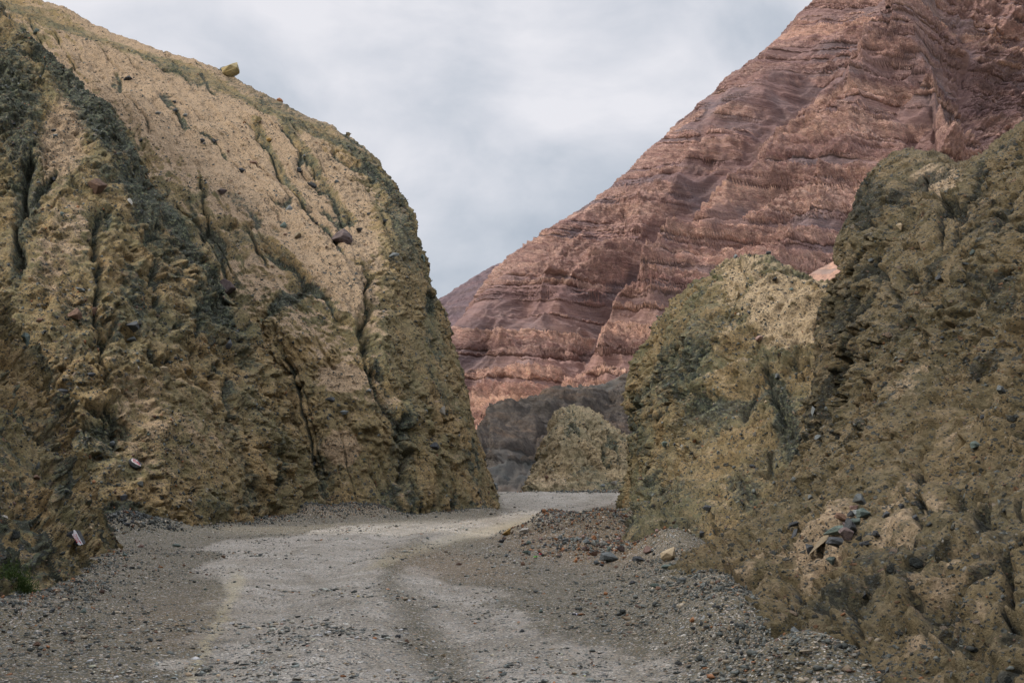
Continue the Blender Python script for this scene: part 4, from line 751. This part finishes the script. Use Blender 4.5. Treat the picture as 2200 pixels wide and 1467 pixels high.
NAMED = [
 (A_+'^',508,196,58,38,'boulder','big yellowish boulder perched on the skyline of the left cliff',0,14),
 (A_+'^',487,190,22,22,'grey','grey stone touching the left side of the skyline boulder',.1,0),
 (A_+'^',604,246,20,15,'orange','small orange and white stone on the skyline right of the boulder',.6,20),
 (A_,548,258,28,20,'boulder','dark olive brown rock just below the skyline boulder',.2,10),
 (A_,730,514,58,38,'purple','large purple brown block jutting from the right part of the pale slope',.35,12),
 (A_,487,630,50,46,'purple','rounded dark purple boulder sunk in the gully between the left ribs',.25,-20),
 (A_,275,171,28,12,'dark','flat dark stone high on the pale slope near the top left',.2,-8),
 (A_,378,241,19,12,'dark','black stone on the bare upper pale slope',.2,0),
 (A_,340,246,15,9,'grey','small grey stone just left of the black stone on the upper slope',.2,0),
 (A_,433,306,15,10,'dark','dark oval stone alone in the middle of the pale slope',.2,10),
 (A_,458,304,16,12,'dark','dark wedge stone right of the oval one on the pale slope',.2,30),
 (A_,273,288,17,14,'dark','black stone at the left edge of the pale slope',.2,0),
 (A_,305,302,12,9,'dark','small black stone low left on the pale slope',.2,0),
 (A_,549,353,30,14,'brown','rust brown slab lying in the slanting gully of the pale slope',.2,28),
 (A_,520,368,26,12,'dark','dark slab below the rust brown slab',.2,20),
 (A_,474,416,30,13,'purple','dark flat stone overhanging a small hollow in mid slope',.2,-4),
 (A_,668,400,24,14,'dark','dark slate slab in the upper right gullies',.2,20),
 (A_,640,366,16,9,'dark','small dark slab above the slate slab',.2,10),
 (A_,622,453,19,18,'grey','square grey stone in mid slope left of the large block',.15,0),
 (A_,608,487,20,16,'green','olive grey stone under the square grey stone',.2,20),
 (A_,637,512,22,14,'tan','pale yellow stone left of the large purple block',.1,-30),
 (A_,580,302,16,11,'ochre','yellowish stone high in the slanting gully',.2,30),
 (A_,842,553,34,12,'grey','long grey slab near the right shoulder of the left cliff',.1,-10),
 (A_,826,478,26,12,'dark','dark slab on the dark right shoulder of the left cliff',.15,4),
 (A_,768,495,22,10,'dark','dark slab just above right of the large block',.15,6),
 (A_,948,882,16,24,'pale','pale shard on the right side of the left cliff, lower half',.1,-12),
 (A_,1059,1047,12,24,'grey','grey stone sticking out of the cliff corner beside the road',0,-6),
 (A_,909,556,12,20,'green','small knob of stone on the right skyline of the left cliff',0,-10),
 (A_,706,1000-140,24,14,'dark','dark stone in the gravelly band of the lower left cliff',.2,0),
 (A_,740,887,26,10,'grey','flat grey stone in the gravelly band below the pale patch',.1,-5),
 (A_,930,962,26,18,'dark','dark block low on the right part of the left cliff',.1,20),
 (A_,571,789,24,18,'tan','cream stone at the crease between the two left ribs',.1,-20),
 (A_,80,70,20,14,'green','dark stone near the very top left of the pale slope',.2,-20),
 (A_+'^',752,322,18,12,'tan','tan stone at the shoulder where the skyline steepens',.6,20),
 (B_,203,408,46,46,'brown','big reddish brown block high on the olive rib',.1,30),
 (B_,276,438,12,26,'pale','pale sliver of stone right of the reddish brown block',.1,-40),
 (B_,158,680,36,30,'brown','reddish layered rock, left one of the pair on the olive rib',.15,10),
 (B_,206,673,34,28,'brown','reddish rock with a dark face, right one of the pair',.1,-10),
 (B_,281,702,30,26,'dark','dark grey block right of the reddish pair',.15,20),
 (B_,284,728,24,16,'grey','grey block directly under the dark grey one',.2,0),
 (B_,112,386,16,14,'dark','small dark stone left of the reddish brown block',.2,0),
 (B_,92,389,18,12,'dark','dark stone at the rim of the hollow on the left rib',.2,0),
 (B_,268,590,22,10,'tan','flat tan stone in the middle of the olive rib',.1,0),
 (B_,176,626,34,9,'grey','thin grey slab tilted on the left rib',.1,28),
 (B_,130,838,40,16,'dark','long dark ledge stone low on the left rib',.1,4),
 (B_,194,807,24,10,'dark','dark stone above the ledge stone',.2,0),
 (B_,350,793,26,12,'tan','smooth tan cobble in the middle of the rough face',.1,0),
 (B_,242,955,26,16,'grey','blue grey stone up left of the higher painted stone',.1,10),
 (B_,265,1068,18,22,'dark','rounded dark stone above the heap of dark chips',.1,0),
 (B_,300,1042,14,20,'grey','grey pebble below the higher painted stone',.1,0),
 (B_,490,742,20,22,'dark','dark stone near the edge of the olive rib',.1,0),
 (B_,88,650+40,18,14,'brown','brown stone left of the reddish pair',.2,0),
 (C_,62,722,24,30,'green','grey green slab projecting at the edge of the near left bank',.1,-10),
 (C_,82,1000,9,22,'grey','upright blue grey shard in the near left bank',.1,14),
 (C_,85,1018,24,14,'brown','brown flat stone under the upright shard',.1,0),
 (C_,12,1105,22,8,'pale','pale flat stone at the left picture edge',.1,14),
 (C_,86,1173,18,8,'orange','orange stone left of the lower painted stone',.1,8),
 (C_,6,1008,26,8,'pale','pale slab high at the left picture edge',.1,12),
 (D_,2172,718,32,38,'dark','dark stone at the right picture edge, upper part of the near cliff',.1,10),
 (D_,2098,625,32,20,'grey','grey slab in the upper right cliff',.15,-30),
 (D_,1938,489,22,18,'tan','rounded stone near the top of the right cliff',.1,0),
 (D_,1866,511,44,16,'pale','whitish flat stone on the left edge of the right cliff',.05,-6),
 (D_,2155,832,30,22,'grey','blue grey stone low at the right picture edge',.15,20),
 (D_,2100,878-60,18,12,'dark','small dark stone beside the right edge stones',.2,0),
 (D_,1870,560,14,10,'grey','small grey stone below the whitish flat stone',.1,0),
 (D_,1714,1364,24,28,'grey','grey stone low on the slope at the foot of the right cliff',.1,-20),
 (D_,1833,1392,30,40,'green','large stone wedged in the crack at the bottom of the right cliff',.2,0),
 (D_,1904,1446,24,28,'grey','grey stone at the bottom edge below the right cliff',.1,0),
 (D_,2034,1003,16,24,'grey','grey stone right of centre on the right cliff',.1,-6),
 (D_,2102,996,18,22,'dark','oval dark stone on the right cliff',.1,0),
 (D_,2102,958,30,22,'green','green grey stone above the oval dark one',.15,-10),
 (D_,1852,1280,16,16,'dark','small dark stone above the crack on the lower right slope',.1,0),
 (D_,1745,885,12,30,'grey','blue grey shard at the left edge of the right cliff',.05,20),
 (D_,1752,938,22,12,'grey','pale grey stone under the blue grey shard',.05,-20),
 (D_,1939,1094,18,16,'dark','dark cobble right of the stone pile on the slope',.05,0),
 (D_,1907,1108,28,14,'dark','dark blue stone between the pile and the cobble',.05,-22),
 (D_,1950,1078,12,10,'grey','small grey cobble above the dark cobble',.05,0),
 (D_,1964,1114,18,16,'dark','half buried dark stone, rightmost beside the stone pile',.15,-30),
 (D_,1740,1072,14,12,'grey','grey diamond shaped stone above the pair of slabs',.1,-20),
 (D_,1717,1064,13,8,'grey','small grey stone high on the near slope',.1,-20),
 (D_,1716,1126,36,13,'dark','upper dark slab of the pair on the near slope',0,-18),
 (D_,1698,1137,24,16,'green','yellow streaked stone at the left end of the slab pair',0,-28),
 (D_,1703,1153,38,11,'dark','lower long slab of the pair on the near slope',0,-32),
 (E_+'^',1575,577,14,12,'grey','stone standing on the crest of the right hill, left one',.4,0),
 (E_+'^',1657,578,14,12,'dark','dark stone on the crest of the right hill, right one',.4,0),
 (E_,1664,600,22,12,'dark','dark stone just under the crest of the right hill',.1,0),
 (E_,1588,632,20,12,'tan','tan stone near the top of the right hill',.1,20),
 (E_,1567,660,18,12,'tan','second tan stone a little lower on the right hill',.1,-10),
 (E_,1633,729,26,14,'pink','pinkish flat stone in the hollow of the right hill',.1,0),
 (E_,1673,811,14,16,'grey','blue grey stone in the sandy gully of the right hill',.05,10),
 (E_,1608,672,18,12,'dark','dark stone at the top of the sandy gully',.1,0),
 (E_,1495,947,14,10,'orange','orange stone beside the crack in the right hill',0,0),
 (E_,1429,955,20,14,'green','green grey stone on the left of the right hill',.1,0),
 (E_,1485,974,16,10,'grey','grey stone just below the crack in the right hill',.1,0),
 (E_,1615,1004,18,10,'dark','dark slab on the lower right hill',.05,0),
 (E_,1521,1092,22,16,'dark','dark pointed rock in the green grey hollow',0,10),
 (E_,1560,1117,14,10,'dark','small dark rock right of the pointed rock',0,0),
 (E_,1506,1148,16,14,'dark','round dark stone at the foot of the right hill',0,0),
 (E_,1559,1166,34,22,'purple','brown block overhanging the foot of the right hill',0,10),
 (E_,1538,1196,22,14,'grey','bright blue grey stone between hill and near slope',0,0),
 (E_,1424,1164,22,22,'purple','rounded brown stone set at the foot of the right hill',0,0),
 (E_,1450,1124,12,9,'brown','small brown stone above the rounded brown one',0,0),
 (G_,1089,1149,30,18,'ochre','ochre yellow boulder at the tip of the rubble heap',0,-8),
 (G_,1077,1161,22,10,'dark','dark flat stone leaning under the ochre boulder',0,0),
 (G_,1128,1143,26,12,'pale','pale edged flat stone right of the ochre boulder',0,-8),
 (G_,1217,1164,16,14,'grey','leftmost of three grey cobbles on the rubble heap',0,0),
 (G_,1240,1165,17,14,'grey','middle one of three grey cobbles on the rubble heap',0,0),
 (G_,1260,1165,18,12,'grey','right one of three grey cobbles on the rubble heap',0,0),
 (G_,1278,1158,16,14,'orange','rust orange stone right of the three grey cobbles',0,0),
 (G_,1291,1171,14,12,'pale','small white stone on the rubble heap',0,0),
 (G_,1330,1155,14,12,'pink','pink stone on the back of the rubble heap',0,0),
 (G_,1276,1194,22,14,'brown','brown stone in front of the rubble heap',0,0),
 (G_,1330,1188,20,22,'purple','dark brown upright stone at the right part of the rubble heap',0,0),
 (G_,1308,1182,16,16,'green','green grey stone behind the triangular grey rock',0,0),
 (G_,1311,1208,46,25,'grey','triangular pale grey rock at the front of the rubble heap',0,0),
 (G_,1371,1207,36,14,'dark','long dark slab right of the triangular grey rock',0,4),
 (G_,1390,1190,22,20,'pink','pinkish rock behind the long dark slab',0,0),
 (G_,1438,1203,46,36,'tan','large tan boulder where the heap meets the right hill',0,20),
 (G_,1432,1222,30,14,'green','green grey stone in front of the large tan boulder',0,0),
 (G_,1283,1208,16,11,'grey','grey stone left of the triangular grey rock',0,0),
 (G_,1240,1206,12,14,'orange','orange stone at the front left of the rubble heap',0,0),
 (G_,1131,1192,22,12,'green','green stone low on the left front of the rubble heap',0,0),
 (G_,1084,1196,10,8,'grey','blue grey stone on the road before the heap',0,0),
 (G_,1122,1210,12,12,'brown','brown stone lying before the heap on the road',0,0),
 (G_,1403,1258,24,16,'green','green grey cobble on the road right of the heap',0,0),
 (G_,1411,1267,16,9,'brown','dark red stone touching the green grey cobble',0,0),
 (G_,1469,1252,24,13,'grey','flat blue grey stone near the foot of the near slope',0,0),
 (G_,1356,1247,18,8,'dark','dark flat stone on the bare ground before the tan boulder',0,0),
 (G_,1446,1308,14,12,'grey','grey cobble at the edge of the fallen stones',0,0),
 (G_,1487,1332,16,13,'orange','salmon coloured cobble among grey stones at the slope foot',0,0),
 (G_,1062,1188,8,6,'dark','small black stone on the road left of the heap',0,0),
 (G_,987,1210,16,7,'brown','flat brown stone on the brown patch of the road',0,0),
 (G_,318,1378,16,12,'grey','larger grey stone on the dark left verge near the bottom',0,0),
 (G_,133,1363,14,10,'dark','dark stone at the lower left of the verge',0,0),
 (G_,75,1390,20,12,'brown','reddish brown stone at the lower left picture corner',0,0),
 (G_,82,1408,14,10,'dark','dark stone in front of the reddish brown one in the corner',0,0),
 (G_,732,1367,13,11,'dark','dark cobble in the middle of the road',0,0),
 (G_,855,1370,16,10,'dark','flat dark stone on the dark gravel strip',0,0),
 (G_,875,1382,12,12,'brown','round brown stone right of the flat dark stone',0,0),
 (G_,951,1411,13,10,'tan','round tan stone near the bottom centre right',0,0),
 (G_,1120,1358,14,8,'dark','dark stone on the right wheel track',0,0),
 (G_,298,1170,16,8,'pink','reddish flat stone by the far left verge',0,0),
 (G_,378,1171,22,8,'green','flat green grey stone by the far left verge',0,0),
 (G_,294,1268,12,7,'pale','light grey stone on the left verge',0,0),
 (G_,1456,1428,20,12,'dark','dark cobble at the lower right of the road',0,0),
 (G_,1478,1436,20,8,'dark','flat dark stone beside the lower right cobble',0,0),
 (F_,1315,1044,26,12,'pale','pale boulder below the small far hill',-.2,0),
 (F_,1174,1027,12,9,'brown','brown boulder on the left foot of the small far hill',0,0),
 (F_,1296,1046,12,8,'grey','grey boulder beside the pale one below the far hill',-.2,0),
]
for r_ in NAMED: rock(r_[0], *r_[1:7], sink=r_[7], rot=r_[8])
# the pile of slabs lodged on the near slope
for x, y, w, h, rt, c, lb in [(1854,1090,26,26,-45,'grey','topmost grey slab of the stone pile on the near slope'),(1860,1106,28,20,-10,'green','yellowish stone second from the top of the pile'),
   (1831,1098,24,14,-10,'pink','reddish stone on the upper left of the pile'),(1830,1108,16,12,0,'dark','small black stone beneath the reddish one in the pile'),(1844,1112,22,22,-20,'grey','rounded grey stone in the upper middle of the pile'),
   (1812,1118,26,14,20,'brown','brown flat stone on the left of the pile'),(1842,1128,26,14,-10,'green','green grey wedge in the middle of the pile'),(1814,1136,18,22,10,'purple','purple stone in the middle left of the pile'),
   (1836,1144,26,34,-10,'dark','tall dark slab in the middle of the pile'),(1822,1163,32,26,20,'purple','dark brown block right of centre in the pile'),(1795,1160,40,20,-20,'green','arched yellow grey slab on the left of the pile'),
   (1764,1180,12,56,50,'tan','long pale slab propped at the lower left of the pile'),(1740,1184,22,22,0,'dark','rounded dark stone at the lower left end of the pile'),(1808,1180,44,20,8,'dark','broad dark stone at the bottom of the pile'),
   (1862,1171,36,13,-18,'dark','thin pointed dark slab right of the pile'),(1793,1207,22,14,-10,'green','green grey stone just below the pile'),(1884,1156,18,13,15,'dark','dark stone further right of the pile'),(1796,1132,12,8,0,'grey','small grey stone at the left edge of the pile'),(1850,1155,14,12,0,'grey','small grey slab at the right edge of the pile')]:
    rock(D_, x, y, w * 1.3, h * 1.3, c, lb, sink=-.2, rot=rt, name='rock')

# ------------------------------------------------------------------ countable stones that look alike
def many(land, n, xr, yr, wr, cols, label, group, poly=None, sink=.30, flat=.7):
    k = 0; tries = 0
    while k < n and tries < n * 20:
        tries += 1; x, y = random.uniform(*xr), random.uniform(*yr)
        if poly is not None and not poly(x, y): continue
        hit = on(land, x, y, 6)
        if hit is None: continue
        w = random.uniform(*wr) * random.uniform(.7, 1.1); c = random.choice(cols)
        rock(land, x, y, w, w * random.uniform(flat * .7, flat * 1.2), c, label, sink=sink, group=group, name='stone', cat='stone'); k += 1
many(G_, 60, (1090, 1420), (1130, 1222), (7, 15), ['grey','brown','green','purple','orange','dark','pink'], 'fist sized stone of the rubble heap beside the bend', 'stones of the rubble heap', sink=0,
     poly=lambda x, y: y < 1170 + (x - 1090) * .22 and y > 1165 - (x - 1090) * .15)
many(G_, 34, (1400, 1720), (1240, 1460), (8, 15), ['grey','green','dark','dark','tan'], 'cobble fallen at the foot of the dark right cliff', 'cobbles at the foot of the right cliff', sink=0,
     poly=lambda x, y: 1390 + (y - 1240) * .9 < x < 1480 + (y - 1240) * 1.0)
many(G_, 34, (60, 560), (1180, 1460), (7, 14), ['grey','dark','dark','green','brown'], 'loose stone on the dark soil left of the wheel tracks', 'loose stones on the left verge', sink=0, poly=lambda x, y: x < 620 - (y - 1180) * .6 and x > (1320 - y) * 1.1)
many(G_, 25, (800, 1500), (1250, 1460), (6, 12), ['grey','dark','green','tan'], 'loose stone on the road right of the dark gravel strip', 'loose stones on the right of the road', sink=0, poly=lambda x, y: x < 1400 + (y - 1250) * .9)
many(G_, 14, (225, 300), (1100, 1145), (7, 13), ['dark','dark','grey'], 'dark stone of the small heap below the left rib', 'stones of the small dark heap', sink=0)
many(A_, 34, (130, 860), (100, 560), (7, 14), ['dark','dark','grey','brown'], 'small dark stone half buried in the pale left slope', 'dark stones in the pale slope', poly=lambda x, y: y > 60 + x * .42 and y < 200 + x * .75)
many(A_, 14, (660, 1040), (800, 1070), (7, 14), ['dark','grey','tan','green'], 'stone half buried in the lower face of the tall left cliff', 'stones in the lower left cliff')
many(B_, 22, (10, 600), (250, 1080), (7, 14), ['dark','grey','tan','green','brown'], 'stone half buried in the olive rib of the left cliff', 'stones in the olive rib', poly=lambda x, y: x < (y - 60) * .62 and x > (y - 700) * .4)
many(C_, 6, (0, 200), (780, 1240), (7, 13), ['dark','grey','tan','brown'], 'stone half buried in the nearest left bank', 'stones in the nearest left bank', poly=lambda x, y: x < (y - 640) * .4)
many(D_, 32, (1560, 2195), (420, 1460), (8, 17), ['dark','grey','dark','green'], 'stone half buried in the dark right cliff', 'stones in the dark right cliff', poly=lambda x, y: x > 1560 + abs(y - 1200) * .45 and x > 2400 - y)
many(E_, 22, (1370, 1760), (590, 1180), (7, 13), ['dark','grey','green','tan','dark'], 'stone half buried in the hill right of the bend', 'stones in the right hill', poly=lambda x, y: x > 1560 - (y - 590) * .75)

# ------------------------------------------------------------------ painted stones
def flat_mat(name, col, rough=.6):
    m, t, b = new_mat(name); g = N(t, 'ShaderNodeNewGeometry')
    c = mixc(t, 1.0, (*col,), ramp(t, noise(t, g.outputs['Position'], 70, 4, .6), [(.3, (.82, .82, .82, 1)), (.7, (1.05, 1.05, 1.05, 1))]), 'MULTIPLY')
    t.links.new(c, b.inputs['Base Color']); b.inputs['Roughness'].default_value = rough; return m
M_white, M_red = flat_mat('white_paint', (.74, .74, .78)), flat_mat('red_paint', (.52, .035, .06))
def prism(name, pts, y0, y1, mat, parent, jitter=0):
    bm = bmesh.new(); a = [bm.verts.new((x, y0, z)) for x, z in pts]; b = [bm.verts.new((x * .8, y1, z * .8)) for x, z in pts]
    bm.faces.new(a); bm.faces.new(b[::-1])
    for i in range(len(a)): j = (i + 1) % len(a); bm.faces.new((a[i], b[i], b[j], a[j]))
    bmesh.ops.recalc_face_normals(bm, faces=bm.faces)
    return link(name, bm_mesh(name, bm), [mat], parent)
def painted(land, cx, cy, stone, face, strokes, label, back=24):
    p, n = on(land, cx, cy); s = p[1] / F * 1.05
    t = bpy.data.objects.new('painted_stone', None); COL.objects.link(t); t.location = Vector(p) + Vector((0, -back * .30 * s, 0)); tag(t, label, 'painted stone')
    sc = lambda pts: [((x - cx) * s, -(y - cy) * s) for x, y in pts]
    body = bmesh.new(); pp = sc(stone); rr = random.Random(int(cx))
    for x, z in pp:
        body.verts.new((x, 0, z)); body.verts.new((x * .9, back * s, z * .9)); body.verts.new((x * .78, -3.0 * s, z * .78))
    r = bmesh.ops.convex_hull(body, input=body.verts)
    bmesh.ops.delete(body, geom=[g for g in r['geom_interior'] if isinstance(g, bmesh.types.BMVert)], context='VERTS')
    bmesh.ops.bevel(body, geom=body.edges[:], offset=.8 * s, segments=2, affect='EDGES')
    link('stone_body', bm_mesh('stone_body', body), [RM['dark']], t)
    f = prism('painted_face', sc(face), -4.6 * s, -1.0 * s, M_white, t)
    bm = bmesh.new()
    for x0, y0, x1, y1, w in strokes:
        d = Vector((x1 - x0, y1 - y0)); L = max(d.length, 1e-3); nn = Vector((-d.y, d.x)) / L * w * .5
        q = [(x0 + nn.x, y0 + nn.y), (x1 + nn.x, y1 + nn.y), (x1 - nn.x, y1 - nn.y), (x0 - nn.x, y0 - nn.y)]
        bm.faces.new([bm.verts.new((x, -4.75 * s, z)) for x, z in sc(q)])
    link('lettering', bm_mesh('lettering', bm), [M_red], f)
painted(B_, 291, 993, [(277,988),(283,984),(288,984),(305,1000),(304,1005),(292,1006),(280,999)], [(284.0,987.5),(287.2,984),(296,988),(305,999.8),(303.5,1000.2),(294,996),(286,991)],
  [(288.3,985.6,289.6,991.6,1.2),(289.6,985.4,291,988,.9),(291.4,987.2,292,993,.9),(291.6,987.2,295,989.4,.9),(294.6,989,294.4,994,.9),(292.2,990.6,294.6,992,.8),(296.4,990.6,296.6,995.6,1.1),(296.8,991,299.2,993,.9),(299,993,298.8,997,1.0),(297,993.6,299,995,.7),(300.6,994,301,998,1.1),(301.2,995.6,302.8,998.2,.9)],
  'dark stone with white painted top and red lettering, on the rib higher up')
painted(C_, 164, 1154, [(146,1146),(150,1141.5),(162,1137),(168,1138),(182,1166),(178,1169),(168,1169),(150,1158)], [(162.2,1136.6),(164.6,1136.2),(167.6,1139.6),(182.8,1165.6),(181,1166.6),(178.6,1165.4),(177.4,1167.4),(173,1166.6),(159,1145.4),(162.6,1143.2)],
  [(162.6,1146,164,1146.6,1.5),(167,1145.8,169,1146.4,1.6),(161.8,1149,163,1149.4,1.3),(164,1148.4,167.6,1150.2,.8),(168.4,1147.4,172,1154.6,1.0),(165,1151,168.4,1157.4,.8),(164.6,1153.6,167,1158,1.0),(167.6,1151,170.4,1156.4,.7),(171,1153,173,1156,1.4),(167,1157.4,173.4,1158.8,.8),(168.4,1160,171.6,1161.4,1.9),(173.6,1157.6,178.6,1163.4,1.7),(168.8,1161.8,170,1161.2,1.4)],
  'dark stone with white face and red lettering at the foot of the nearest left bank')

# ------------------------------------------------------------------ plants
m, t, b = new_mat('cushion_leaves'); oi = N(t, 'ShaderNodeNewGeometry'); t.links.new(ramp(t, noise(t, oi.outputs['Position'], 14, 3, .6), [(.3, (.022, .040, .010, 1)), (.55, (.045, .075, .018, 1)), (.75, (.10, .12, .035, 1))]), b.inputs['Base Color']); M_leaf = m
m, t, b = new_mat('dry_stems'); oi = N(t, 'ShaderNodeNewGeometry'); t.links.new(ramp(t, noise(t, oi.outputs['Position'], 9, 3, .6), [(.3, (.09, .07, .035, 1)), (.7, (.20, .16, .08, 1))]), b.inputs['Base Color']); M_dry = m
M_stem = RM['brown']
def cushion(land, px, py, w, h, label, n=900, mat=None, name='shrub', lean=0, leaf=.09, group=None):
    hit = on(land, px, py); p, nr = hit; s = p[1] / F
    t = bpy.data.objects.new(name, None); COL.objects.link(t); t.location = Vector(p) + Vector((0, -.1 * w * s, -h * (.05 if n > 3000 else .35) * s)); tag(t, label, 'shrub' if name == 'shrub' else 'plant', group)
    rx, rz = w * s * .55, h * s; bm = bmesh.new(); r = random.Random(int(px))
    for _ in range(n):
        a = r.uniform(0, 6.283); e = math.asin(r.random()); q = r.uniform(.45, 1.0) * (1 + .25 * math.sin(3 * a + px))
        d = Vector((math.cos(a) * math.cos(e), math.sin(a) * math.cos(e), math.sin(e)))
        c = Vector((d.x * rx * q, d.y * rx * q * .8, d.z * rz * q)); c.z -= lean * c.x
        L = leaf * rx * r.uniform(1.2, 2.6); wd = leaf * rx * .35; o = (d + Vector((r.gauss(0, .4), r.gauss(0, .4), r.gauss(0.3, .4)))).normalized() * L
        sd_ = o.cross(Vector((r.gauss(0, 1), r.gauss(0, 1), r.gauss(0, 1)))).normalized() * wd
        bm.faces.new([bm.verts.new(c - sd_), bm.verts.new(c + sd_), bm.verts.new(c + o)])
    link('foliage', bm_mesh('foliage', bm), [mat or M_leaf], t)
    bm = bmesh.new()
    for _ in range(9):
        a = r.uniform(0, 6.283); tip = Vector((math.cos(a) * rx * .6, math.sin(a) * rx * .5, rz * .6)); tip.z -= lean * tip.x; w0 = rx * .03
        v = [bm.verts.new((w0 * math.cos(k * 2.1), w0 * math.sin(k * 2.1), -rz * .2)) for k in range(3)]; tp = bm.verts.new(tip)
        for k in range(3): bm.faces.new((v[k], v[(k + 1) % 3], tp))
    link('stem', bm_mesh('stem', bm), [M_stem], t)
    return t
cushion(C_, 44, 1278, 84, 62, 'dark green cushion shrub at the left edge below the near bank', 3800, lean=.55, leaf=.06)
cushion(E_, 1543, 594, 22, 12, 'bright green cushion plant on the left crest of the right hill', 700)
cushion(A_, 684, 1104, 20, 10, 'small green plant in the scree below the tall left cliff', 300)
for x, y in [(1703,655),(1735,640),(1720,700),(1650,640),(1690,720),(1610,705),(1560,735)]:
    cushion(E_, x, y, 16, 9, 'small dry olive tuft in the sandy hollow of the right hill', 160, M_dry, name='dry_tuft', leaf=.16, group='dry tufts on the right hill')
tf = 0
while tf < 46:
    x = random.uniform(120, 760); y = random.uniform(90, 520)
    if not (y > 85 + x * .40 and y < 190 + x * .62): continue
    cushion(A_, x, y, random.uniform(8, 13), random.uniform(4, 6), 'tiny dry brown tuft on the pale left slope', 60, M_dry, name='dry_tuft', leaf=.2, group='dry tufts on the pale slope'); tf += 1

# ------------------------------------------------------------------ litter
def litter_mat(name, col, rough): 
    m, t, b = new_mat(name); b.inputs['Base Color'].default_value = (*col, 1); b.inputs['Roughness'].default_value = rough; b.inputs['Specular IOR Level'].default_value = .5; return m
M_blk, M_lbl = litter_mat('black_plastic', (.012, .014, .022), .25), litter_mat('white_label', (.45, .47, .58), .4)
p, n = on(G_, 1242, 1322); s = p[1] / F
bt = bpy.data.objects.new('plastic_bottle', None); COL.objects.link(bt); bt.location = Vector(p) + Vector((0, 0, 3.0 * s)); bt.rotation_euler = (0, R(3), R(14)); tag(bt, 'crushed black plastic bottle lying flat on the road', 'bottle')
def lathe(name, prof, mat, parent, squash=.75, seg=16):
    bm = bmesh.new(); rings = []
    for x, r_ in prof: rings.append([bm.verts.new((x, r_ * math.cos(a * 6.2832 / seg), r_ * squash * math.sin(a * 6.2832 / seg))) for a in range(seg)])
    for a, b in zip(rings, rings[1:]):
        for k in range(seg): bm.faces.new((a[k], b[k], b[(k + 1) % seg], a[(k + 1) % seg]))
    bm.faces.new(rings[0][::-1]); bm.faces.new(rings[-1]); bmesh.ops.recalc_face_normals(bm, faces=bm.faces)
    return link(name, bm_mesh(name, bm), [mat], parent)
lathe('bottle_body', [(-14*s,1.6*s),(-13*s,3.4*s),(-6*s,3.6*s),(-3*s,2.2*s),(1*s,2.6*s),(6*s,3.4*s),(9*s,2.6*s),(11*s,1.3*s),(12*s,1.2*s)], M_blk, bt)
lathe('cap', [(12.1*s,1.6*s),(14.5*s,1.6*s)], M_blk, bt); lathe('label_band', [(-5.8*s,3.66*s),(-4.2*s,3.1*s),(-3.1*s,2.5*s)], M_lbl, bt)
def scrap(px, py, w, col, name, label):
    p, n = on(G_, px, py); s = p[1] / F; bm = bmesh.new(); r = random.Random(int(px)); g = []
    for i in range(4):
        g.append([bm.verts.new(((i / 3 - .5) * w * s, (j / 3 - .5) * w * s * .7, r.uniform(0, .45) * w * s)) for j in range(4)])
    for i in range(3):
        for j in range(3): bm.faces.new((g[i][j], g[i + 1][j], g[i + 1][j + 1], g[i][j + 1]))
    bmesh.ops.solidify(bm, geom=bm.faces[:], thickness=.003)
    o = link(name, bm_mesh(name, bm), [litter_mat(name, col, .5)]); o.location = Vector(p) + Vector((0, 0, .03)); tag(o, label, 'litter')
scrap(1150, 1196, 9, (.10, .42, .05), 'wrapper', 'crumpled bright green scrap at the front of the rubble heap')
scrap(1159, 1194, 8, (.62, .06, .14), 'wrapper', 'crumpled pinkish red scrap right of the green one')
print('OBJS', len(bpy.data.objects), 'verts', sum(len(o.data.vertices) for o in bpy.data.objects if o.type == 'MESH'))
